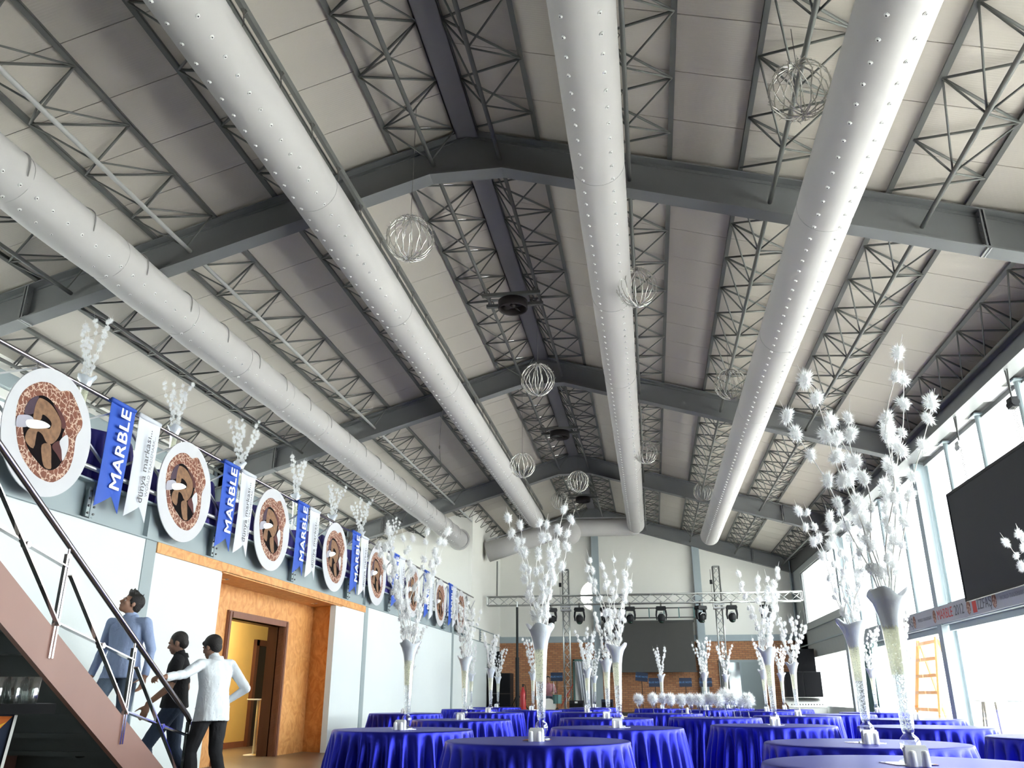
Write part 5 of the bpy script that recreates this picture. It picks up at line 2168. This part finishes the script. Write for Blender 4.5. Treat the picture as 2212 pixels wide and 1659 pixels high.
for k, (x, y, hh, ww) in enumerate(((46, 66, 11, 14), (52, 44, 12, 12), (44, 100, 10, 18))):
    t = thing('house', 'pale house with terracotta hipped roof far outside, %s' % ('seen between the middle mullions', 'seen above the black screen', 'seen beyond the stage end windows')[k], 'house', (x, y, 0), 0.2 * k, 'houses outside the windows')
    m = MB()
    m.span((-5, -ww / 2, -0.03), (5, ww / 2, hh))
    m.build('walls', G['white_paint'], t)
    m = MB()
    m.add([(-5.6, -ww / 2 - 0.6, hh), (5.6, -ww / 2 - 0.6, hh), (5.6, ww / 2 + 0.6, hh), (-5.6, ww / 2 + 0.6, hh), (0, -ww / 4, hh + 2.6), (0, ww / 4, hh + 2.6)],
          [(0, 1, 4), (1, 2, 5, 4), (2, 3, 5), (3, 0, 4, 5), (3, 2, 1, 0)])
    m.build('roof', G['terracotta'], t)
    for q in range(4):
        m = MB()
        m.span((-5.03, -ww / 2 + ww * (q + 0.35) / 4, hh - 2.6), (-4.98, -ww / 2 + ww * (q + 0.65) / 4, hh - 1.0))
        m.build('window', G['fascia'], t)
# low annex wall with posters outside the stage end window
t = thing('annex_wall', 'white annex wall with two dark posters outside the low window', 'wall', (8.2, 33.6, -0.03))
m = MB()
m.span((0, -6, 0), (0.2, 6.5, 2.9))
m.build('wall_face', G['white_paint'], t)
for yy in (2.2, 3.6):
    m = MB()
    m.span((-0.02, yy - 0.42, 1.05), (0.0, yy + 0.42, 2.05))
    m.build('poster', G['print_plum'], t)
# teal curtain at the last glass door
t = thing('teal_curtain', 'teal curtain hanging at the last glass door', 'curtain', (5.86, 25.4, 0))
b = MB()
vs = []
for j in (0, 1):
    for i in range(41):
        u = i / 40
        vs.append((0.03 * math.sin(u * 34), -0.65 + 1.3 * u, 0.03 + 2.34 * j))
b.add(vs, [(i, i + 1, i + 42, i + 41) for i in range(40)])
b.build('cloth', G['teal'], t, True)
m = MB()
m.cyl((0, -0.7, 2.385), (0, 0.7, 2.385), 0.012, None, 8)
m.build('curtain_rod', G['galv'], t)

# ================================================================== people
def capsule(b, p0, p1, r0, r1, n=14):
    """closed tapered limb with round ends"""
    p0, p1 = Vector(p0), Vector(p1)
    d = (p1 - p0)
    L = d.length
    d.normalize()
    pts, rr = [], []
    for k in range(4):
        a = PI / 2 * k / 4
        pts.append(p0 - d * r0 * math.cos(a))
        rr.append(max(0.001, r0 * math.sin(a)))
    pts.append(p0)
    rr.append(r0)
    pts.append(p1)
    rr.append(r1)
    for k in range(1, 5):
        a = PI / 2 * k / 4
        pts.append(p1 + d * r1 * math.sin(a))
        rr.append(max(0.001, r1 * math.cos(a)))
    b.tube(pts, rr, n)


def loft(b, rings, n=28):
    """rings: (centre, rx, ry) stacked along the spine, closed at both ends"""
    vs = []
    for (c, rx, ry) in rings:
        for k in range(n):
            a = 2 * PI * k / n
            ca, sa = math.cos(a), math.sin(a)
            q = 2.6
            e = 1.0 / ((abs(ca) ** q + abs(sa) ** q) ** (1 / q))
            vs.append((c[0] + rx * ca * e, c[1] + ry * sa * e, c[2]))
    fs = []
    for i in range(len(rings) - 1):
        for k in range(n):
            k2 = (k + 1) % n
            fs.append((i * n + k, i * n + k2, (i + 1) * n + k2, (i + 1) * n + k))
    fs.append(tuple(range(n))[::-1])
    fs.append(tuple((len(rings) - 1) * n + k for k in range(n)))
    b.add(vs, fs)


def remeshed(b, voxel, smooth_it, fold=0.0):
    me = b.mesh('raw', [])
    o = bpy.data.objects.new('raw', me)
    COL.objects.link(o)
    md = o.modifiers.new('r', 'REMESH')
    md.mode = 'VOXEL'
    md.voxel_size = voxel
    md.use_smooth_shade = True
    ms = o.modifiers.new('s', 'SMOOTH')
    ms.factor = 0.5
    ms.iterations = smooth_it
    dg = bpy.context.evaluated_depsgraph_get()
    out = bpy.data.meshes.new_from_object(o.evaluated_get(dg))
    bpy.data.objects.remove(o)
    bpy.data.meshes.remove(me)
    return out


def V(*a):
    return Vector(a)


def hand(b, segs, wrist, fdir, pdir, tdir, curl, grip=False):
    """palm and five fingers. fdir: along the hand, pdir: palm normal (fingers curl towards it), tdir: thumb side"""
    f, p, t = Vector(fdir).normalized(), Vector(pdir).normalized(), Vector(tdir).normalized()
    w = Vector(wrist)
    palm_c = w + f * 0.055
    rot = Matrix((t, f, p)).transposed()
    b.ell(palm_c, (0.044, 0.055, 0.017), 16, 10, rot)
    b.ell(w + f * 0.012, (0.030, 0.035, 0.020), 12, 8, rot)
    segs.append((w, w + f * 0.09, 0.04, 'skin'))
    lens = (0.072, 0.080, 0.075, 0.058)
    for i in range(4):
        off = 0.033 - 0.0215 * i
        q = w + f * (0.100 - 0.006 * abs(i - 1.2)) + t * off
        d = f.copy()
        axis = f.cross(p)
        L = lens[i]
        c = curl * (0.9 + 0.12 * i)
        for j, (fr, r) in enumerate(((0.45, 0.0095), (0.32, 0.0088), (0.23, 0.0080))):
            d = Quaternion(axis, c * (0.8, 1.0, 0.7)[j]) @ d
            e = q + d * L * fr
            capsule(b, q, e, r, r * 0.94, 8)
            segs.append((q, e, r, 'skin'))
            q = e
    q = w + f * 0.03 + t * 0.034
    d = (t * 0.75 + f * 0.65 + p * 0.25).normalized()
    for fr, r in ((0.045, 0.0125), (0.032, 0.0105), (0.024, 0.009)):
        e = q + d * fr
        capsule(b, q, e, r, r * 0.92, 8)
        segs.append((q, e, r, 'skin'))
        q = e
        d = (d + p * (0.45 if grip else 0.2) + f * 0.15).normalized()


def head(b, segs, c, yaw, pitch, s=1.0):
    """skull, jaw, nose, brow, ears, lips; face looks along +Y turned by yaw and pitched up"""
    rot = (Quaternion((0, 0, 1), yaw) @ Quaternion((1, 0, 0), pitch)).to_matrix()
    c = Vector(c)

    def P(x, y, z):
        return c + rot @ (Vector((x, y, z)) * s)

    def E(x, y, z, rx, ry, rz_, nu=16, nv=12):
        b.ell(P(x, y, z), (rx * s, ry * s, rz_ * s), nu, nv, rot)
    E(0, -0.012, 0.030, 0.076, 0.096, 0.088, 24, 16)
    E(0, 0.022, -0.035, 0.060, 0.068, 0.072, 20, 14)
    E(0, 0.052, -0.082, 0.036, 0.034, 0.030)
    E(0, 0.080, 0.020, 0.055, 0.016, 0.014)
    for sx in (-1, 1):
        E(sx * 0.040, 0.062, -0.022, 0.026, 0.022, 0.022)
        E(sx * 0.078, -0.008, -0.010, 0.010, 0.020, 0.032)
    capsule(b, P(0, 0.086, 0.008), P(0, 0.107, -0.026), 0.0085 * s, 0.0135 * s, 10)
    for sx in (-1, 1):
        E(sx * 0.012, 0.094, -0.030, 0.009, 0.009, 0.008)
    E(0, 0.084, -0.054, 0.024, 0.010, 0.0065)
    E(0, 0.082, -0.066, 0.021, 0.010, 0.0065)
    segs.append((P(0, -0.03, 0.05), P(0, 0.05, -0.06), 0.08 * s, 'skin'))
    return P, rot


def hair_mesh(P, rot, s, style):
    b = MB()
    rr = random.Random(3)
    if style == 'short':
        b.ell(P(0, -0.022, 0.044), (0.081 * s, 0.096 * s, 0.088 * s), 28, 18, rot)
    else:
        b.ell(P(0, -0.022, 0.044), (0.088 * s, 0.104 * s, 0.094 * s), 28, 18, rot)
    b.ell(P(0, -0.060, -0.005), (0.070 * s, 0.058 * s, 0.070 * s), 20, 14, rot)
    if style == 'fringe':
        b.ell(P(0, 0.055, 0.058), (0.070 * s, 0.042 * s, 0.036 * s), 20, 12, rot)
    if style == 'tuft':
        b.ell(P(0, 0.035, 0.098), (0.062 * s, 0.05 * s, 0.034 * s), 20, 12, rot)
        for k in range(60):
            d = Vector((rr.uniform(-0.06, 0.06), rr.uniform(-0.05, 0.075), 0.105 + rr.uniform(-0.01, 0.01)))
            q = P(*d)
            capsule(b, q, q + rot @ Vector((rr.uniform(-0.012, 0.012), rr.uniform(0.0, 0.014), 0.030)) * s, 0.008 * s, 0.005 * s, 6)
    for sx in (-1, 1):
        b.ell(P(sx * 0.071, 0.012, 0.012), (0.010 * s, 0.018 * s, 0.03 * s), 12, 8, rot)
    me = remeshed(b, 0.006, 2)
    # trim what would hang over the face
    return me


def person(label, loc, rotz, J, cols, hairstyle, shirt_hem, sleeve, hands, headpose, h=1.0, collar=True, seated=False):
    """J: joint positions in a frame facing +Y; cols: materials by tag"""
    t = thing('person', label, 'person', loc, rotz)
    b = MB()
    segs = []

    def limb(a, c, r0, r1, tg):
        capsule(b, J[a], J[c], r0, r1)
        segs.append((Vector(J[a]), Vector(J[c]), (r0 + r1) / 2, tg))
    pe, wa, che, ne = V(*J['pelvis']), V(*J['waist']), V(*J['chest']), V(*J['neck'])
    k = 1.0
    up = (ne - pe)
    rings = [(pe - up * 0.16, 0.120 * k, 0.095 * k), (pe - up * 0.10, 0.165 * k, 0.118 * k), (pe, 0.172 * k, 0.122 * k), (pe.lerp(wa, 0.55), 0.166 * k, 0.116 * k), (wa, 0.160 * k, 0.112 * k), (wa.lerp(che, 0.5), 0.172 * k, 0.118 * k),
             (che, 0.186 * k, 0.124 * k), (che.lerp(ne, 0.45), 0.192 * k, 0.112 * k), (che.lerp(ne, 0.72), 0.165 * k, 0.092 * k), (che.lerp(ne, 0.92), 0.10 * k, 0.075 * k), (ne + up * 0.02, 0.06, 0.06)]
    if 'tors' in J:
        # torso follows the shoulder line
        ang = J['tors']
        q = Quaternion((0, 0, 1), ang)
    loft(b, rings)
    segs.append((pe, che, 0.15, 'torso'))
    segs.append((che, che.lerp(ne, 0.72), 0.12, 'shirt'))
    for s_ in 'LR':
        limb('sh' + s_, 'el' + s_, 0.062, 0.048, 'shirt')
        limb('el' + s_, 'wr' + s_, 0.046 if sleeve == 'long' else 0.042, 0.036 if sleeve == 'long' else 0.028, 'shirt' if sleeve == 'long' else 'skin')
        capsule(b, che.lerp(ne, 0.55), J['sh' + s_], 0.075, 0.062)
        segs.append((che.lerp(ne, 0.55), Vector(J['sh' + s_]), 0.07, 'shirt'))
        limb('hp' + s_, 'kn' + s_, 0.100, 0.070, 'pants')
        limb('kn' + s_, 'an' + s_, 0.068, 0.056, 'pants')
        an, to = V(*J['an' + s_]), V(*J['to' + s_])
        capsule(b, an + V(0, 0, -0.045), to, 0.042, 0.034)
        capsule(b, an + V(0, 0, 0.0), an + (an - to).normalized() * 0.03 + V(0, 0, -0.045), 0.042, 0.036)
        segs.append((an + V(0, 0, -0.06), to, 0.04, 'shoe'))
        fd, pdv, td, curl, grip = hands[s_]
        hand(b, segs, V(*J['wr' + s_]) + Vector(fd).normalized() * 0.015, fd, pdv, td, curl, grip)
    if sleeve == 'short':
        for s_ in 'LR':
            a, c = V(*J['sh' + s_]), V(*J['el' + s_])
            capsule(b, a, a.lerp(c, 0.75), 0.070, 0.062)
    hc = V(*J['head'])
    capsule(b, ne - up * 0.02, hc + V(0, -0.015, -0.05), 0.058, 0.054)
    segs.append((ne - up * 0.02, hc + V(0, 0, -0.05), 0.062, 'skin'))
    P, rot = head(b, segs, hc, headpose[0], headpose[1], 1.0)
    if shirt_hem is not None:
        w = 0.186
        loft(b, [(wa.lerp(che, 0.4), 0.165, 0.112), (wa, w - 0.018, 0.125), (pe.lerp(wa, 0.3), w - 0.010, 0.135), (pe, w - 0.004, 0.140), (V(pe.x, pe.y, shirt_hem), w, 0.146), (V(pe.x, pe.y, shirt_hem - 0.004), w - 0.01, 0.138)])
    me = remeshed(b, 0.0085, 3)
    # clothes by nearest body segment
    n = len(me.polygons)
    cen = np.empty(n * 3)
    me.polygons.foreach_get('center', cen)
    cen = cen.reshape(n, 3)
    best = np.full(n, 1e9)
    lab = np.zeros(n, int)
    tags = ['skin', 'shirt', 'pants', 'shoe', 'torso']
    for (p0, p1, r, tg) in segs:
        p0, p1 = np.array(p0), np.array(p1)
        d = p1 - p0
        L2 = max(1e-9, d @ d)
        u = np.clip(((cen - p0) @ d) / L2, 0, 1)
        dist = np.linalg.norm(cen - (p0 + u[:, None] * d), axis=1) - r
        mk = dist < best
        best[mk] = dist[mk]
        lab[mk] = tags.index(tg)
    hem = shirt_hem if shirt_hem is not None else pe.z + 0.06
    z = cen[:, 2]
    ax = np.hypot(cen[:, 0] - pe.x, cen[:, 1] - pe.y)
    trunk = (lab == 4) | (lab == 2)
    lab[trunk & (z >= hem - 0.006) & (ax < 0.26)] = 1
    lab[(lab == 4)] = 2
    if sleeve == 'short':
        for s_ in 'LR':
            a, c = np.array(J['sh' + s_]), np.array(J['el' + s_])
            d = c - a
            u = ((cen - a) @ d) / (d @ d)
            arm = (u > 0.82) & (lab == 1) & (np.linalg.norm(cen - (a + np.clip(u, 0, 1)[:, None] * d), axis=1) < 0.075)
            lab[arm] = 0
    # soft cloth folds
    from mathutils import noise as _ns
    ls = np.empty(n, int)
    lt = np.empty(n, int)
    me.polygons.foreach_get('loop_start', ls)
    me.polygons.foreach_get('loop_total', lt)
    lv = np.empty(len(me.loops), int)
    me.loops.foreach_get('vertex_index', lv)
    pl_ = np.repeat(np.isin(lab, (1, 2)), lt)
    isc = np.zeros(len(me.vertices))
    np.add.at(isc, lv, pl_ * 0.25)
    nv_ = len(me.vertices)
    co = np.empty(nv_ * 3)
    no_ = np.empty(nv_ * 3)
    me.vertices.foreach_get('co', co)
    me.vertices.foreach_get('normal', no_)
    co = co.reshape(nv_, 3)
    no_ = no_.reshape(nv_, 3)
    amp = np.zeros(nv_)
    for i in np.nonzero(isc > 0.9)[0]:
        q = Vector((co[i, 0] * 9, co[i, 1] * 9, co[i, 2] * 5.5))
        amp[i] = _ns.noise(q) + 0.5 * _ns.noise(q * 2.3)
    co = co + no_ * (0.011 * amp)[:, None]
    me.vertices.foreach_set('co', co.ravel())
    for mt in ('skin', 'shirt', 'pants', 'shoe'):
        me.materials.append(G[cols[mt]])
    me.polygons.foreach_set('material_index', lab.astype(np.int32))
    me.polygons.foreach_set('use_smooth', np.ones(n, bool))
    me.update()
    obj('body', me, t)
    # hair, eyes, collar
    hm = hair_mesh(P, rot, 1.0, hairstyle)
    # keep the forehead free: drop hair faces in front of the hairline
    inv = rot.transposed()
    import bmesh as _bm
    bm = _bm.new()
    bm.from_mesh(hm)
    dele = []
    zlow = {'short': 0.050, 'tuft': 0.056, 'fringe': 0.030, 'bald': 0.05}[hairstyle]
    for f in bm.faces:
        q = inv @ (f.calc_center_median() - hc)
        if (q.y > 0.045 and q.z < zlow) or (q.z < -0.055 and q.y > -0.05):
            dele.append(f)
    _bm.ops.delete(bm, geom=dele, context='FACES')
    bm.to_mesh(hm)
    bm.free()
    hm.materials.append(G['hair'])
    hm.polygons.foreach_set('use_smooth', [True] * len(hm.polygons))
    obj('hair', hm, t)
    e = MB()
    for sx in (-1, 1):
        e.ell(P(sx * 0.031, 0.0765, -0.002), (0.0125, 0.008, 0.0075), 12, 8, rot)
    ey = e.build('eyes', G['eye_white'], t, True)
    e = MB()
    for sx in (-1, 1):
        e.ell(P(sx * 0.031, 0.0835, -0.002), (0.0055, 0.003, 0.0055), 10, 6, rot)
    e.build('irises', G['hair'], ey, True)
    e = MB()
    for sx in (-1, 1):
        e.tube([P(sx * 0.014, 0.092, 0.017), P(sx * 0.032, 0.090, 0.023), P(sx * 0.050, 0.078, 0.017)], [0.003, 0.0042, 0.002], 6)
    e.build('eyebrows', G['hair'], t, True)
    e = MB()
    e.tube([P(-0.021, 0.088, -0.0605), P(0, 0.0945, -0.0600), P(0.021, 0.088, -0.0605)], [0.002, 0.0045, 0.002], 6)
    e.build('lips', G['lip'], t, True)
    if collar:
        cb = MB()
        nn = 28
        vs = []
        for j, (rr_, dz) in enumerate(((0.070, -0.020), (0.068, 0.018), (0.074, 0.016), (0.092, -0.030))):
            for i in range(nn):
                a = PI / 2 + 0.32 + (2 * PI - 0.64) * i / (nn - 1)
                vs.append((ne.x + rr_ * math.cos(a), ne.y + rr_ * 0.98 * math.sin(a) - 0.004, ne.z + 0.012 + dz - 0.03 * max(0, math.sin(a)) ** 2))
        fs = []
        for j in range(3):
            for i in range(nn - 1):
                fs.append((j * nn + i, j * nn + i + 1, (j + 1) * nn + i + 1, (j + 1) * nn + i))
        cb.add(vs, fs)
        cb.build('collar', G[cols['shirt']], t, True)
    return t


BASE = dict(pelvis=(0, 0, 0.96), waist=(0, 0, 1.10), chest=(0, 0.0, 1.29), neck=(0, -0.01, 1.475), head=(0, 0.015, 1.615),
            shL=(-0.185, 0, 1.41), shR=(0.185, 0, 1.41), elL=(-0.25, -0.03, 1.12), elR=(0.25, -0.03, 1.12), wrL=(-0.26, 0.06, 0.88), wrR=(0.26, 0.06, 0.88),
            hpL=(-0.09, 0, 0.93), hpR=(0.09, 0, 0.93), knL=(-0.10, 0.03, 0.50), knR=(0.10, 0.03, 0.50), anL=(-0.10, -0.02, 0.09), anR=(0.10, -0.02, 0.09), toL=(-0.12, 0.16, 0.035), toR=(0.12, 0.16, 0.035))


def pose(**k):
    d = dict(BASE)
    d.update(k)
    return d


DOWN = dict(L=((0.02, 0.25, -1), (0.9, 0.2, 0), (0, 1, 0.25), 0.38, False), R=((-0.02, 0.25, -1), (-0.9, 0.2, 0), (0, 1, 0.25), 0.38, False))

# man climbing the stairs, facing the camera, looking up
zst = 0.33
Jb = pose(head=(0.01, 0.0, 1.60), neck=(0, -0.015, 1.465), chest=(0, -0.01, 1.29),
          shL=(-0.195, 0, 1.405), shR=(0.195, 0, 1.405), elL=(-0.275, -0.05, 1.14), elR=(0.275, -0.03, 1.14), wrL=(-0.29, 0.02, 0.89), wrR=(0.30, 0.06, 0.89),
          knR=(0.11, 0.20, 0.62), anR=(0.11, 0.12, 0.21), toR=(0.12, 0.30, 0.155), knL=(-0.10, 0.02, 0.49), anL=(-0.10, -0.12, 0.09), toL=(-0.11, 0.06, 0.035))
person('man in a light blue shirt and grey jeans climbing the stairs looking up', (-5.42, 8.36, 0.36), R(178), Jb, dict(skin='skin', shirt='shirt_blue', pants='jeans_pale', shoe='shoe'), 'tuft', 0.86, 'long',
       DOWN, (R(-38), R(26)))
# man in black behind
Jk = pose(head=(0.0, 0.05, 1.60), neck=(0, 0.005, 1.47), elL=(-0.24, 0.05, 1.13), wrL=(-0.22, 0.24, 0.97), elR=(0.26, -0.06, 1.13), wrR=(0.27, 0.06, 0.90),
          knL=(-0.10, 0.22, 0.55), anL=(-0.10, 0.16, 0.13), toL=(-0.11, 0.34, 0.08), knR=(0.10, -0.04, 0.50), anR=(0.10, -0.28, 0.13), toR=(0.11, -0.12, 0.03))
person('man in a black short sleeved shirt stepping onto the stairs with head bowed', (-5.22, 9.13, 0.0), R(112), Jk, dict(skin='skin_dark', shirt='shirt_black', pants='jeans_dark', shoe='shoe'), 'short', 0.93, 'short',
       DOWN, (R(-8), R(-12)))
# man in white, seen from behind, left hand on the handrail
Jw = pose(head=(-0.02, 0.09, 1.545), neck=(0, 0.03, 1.425), chest=(0, 0.01, 1.25), waist=(0, 0, 1.07), pelvis=(0, -0.01, 0.93),
          shL=(-0.19, 0.03, 1.365), shR=(0.185, 0.0, 1.37), elL=(-0.45, -0.05, 1.255), wrL=(-0.69, -0.09, 1.225), elR=(0.30, -0.16, 1.12), wrR=(0.20, 0.03, 0.98),
          hpL=(-0.09, -0.01, 0.90), hpR=(0.09, -0.01, 0.90), knL=(-0.10, 0.14, 0.50), anL=(-0.10, 0.02, 0.09), toL=(-0.11, 0.20, 0.035), knR=(0.10, -0.02, 0.48), anR=(0.10, -0.20, 0.10), toR=(0.12, -0.03, 0.035))
HW = dict(L=((-1, 0.1, 0.0), (0, 0.25, -1), (0.15, 1, 0.2), 0.85, True), R=((-0.6, 0.6, -0.5), (-0.2, -0.6, -0.6), (0, 0.5, 0.8), 0.5, False))
person('man in a white shirt and dark trousers holding the handrail, seen from behind', (-4.68, 8.95, 0.0), R(68), Jw, dict(skin='skin', shirt='shirt_white', pants='trousers', shoe='shoe'), 'fringe', 0.80, 'long',
       HW, (R(10), R(-14)))
# seated drummer
Jd = dict(pelvis=(0, 0, 0.56), waist=(0, 0.01, 0.70), chest=(0, 0.02, 0.88), neck=(0, 0.02, 1.06), head=(0, 0.05, 1.205),
          shL=(-0.19, 0.02, 1.0), shR=(0.19, 0.02, 1.0), elL=(-0.30, 0.10, 0.74), elR=(0.30, 0.10, 0.74), wrL=(-0.22, 0.32, 0.74), wrR=(0.22, 0.32, 0.74),
          hpL=(-0.10, 0.03, 0.52), hpR=(0.10, 0.03, 0.52), knL=(-0.24, 0.42, 0.50), knR=(0.24, 0.42, 0.50), anL=(-0.25, 0.40, 0.09), anR=(0.25, 0.40, 0.09), toL=(-0.28, 0.57, 0.035), toR=(0.28, 0.57, 0.035))
HD = dict(L=((0.2, 1, 0), (0, 0, -1), (1, 0, 0), 0.8, True), R=((-0.2, 1, 0), (0, 0, -1), (-1, 0, 0), 0.8, True))
person('seated drummer in a red plaid shirt and jeans behind the drum kit', (-3.95, 33.6, ZS), R(180), Jd, dict(skin='skin', shirt='plaid', pants='jeans_pale', shoe='shoe'), 'short', None, 'long', HD, (0, R(-4)))
t = thing('drum_stool', 'small round drum stool under the drummer', 'stool', (-3.95, 33.6, ZS))
m = MB()
m.lathe([(0.0, 0.455), (0.17, 0.455), (0.18, 0.43), (0.17, 0.39), (0.0, 0.39)], 20)
m.build('seat', G['black'], t, True)
m = MB()
m.cyl((0, 0, 0.05), (0, 0, 0.4), 0.02, None, 8)
m.build('column', G['galv'], t)
for q in range(3):
    a = q * 2.09
    m = MB()
    m.cyl((0, 0, 0.2), (0.24 * math.cos(a), 0.24 * math.sin(a), 0.0), 0.012, None, 6)
    m.build('leg', G['galv'], t)
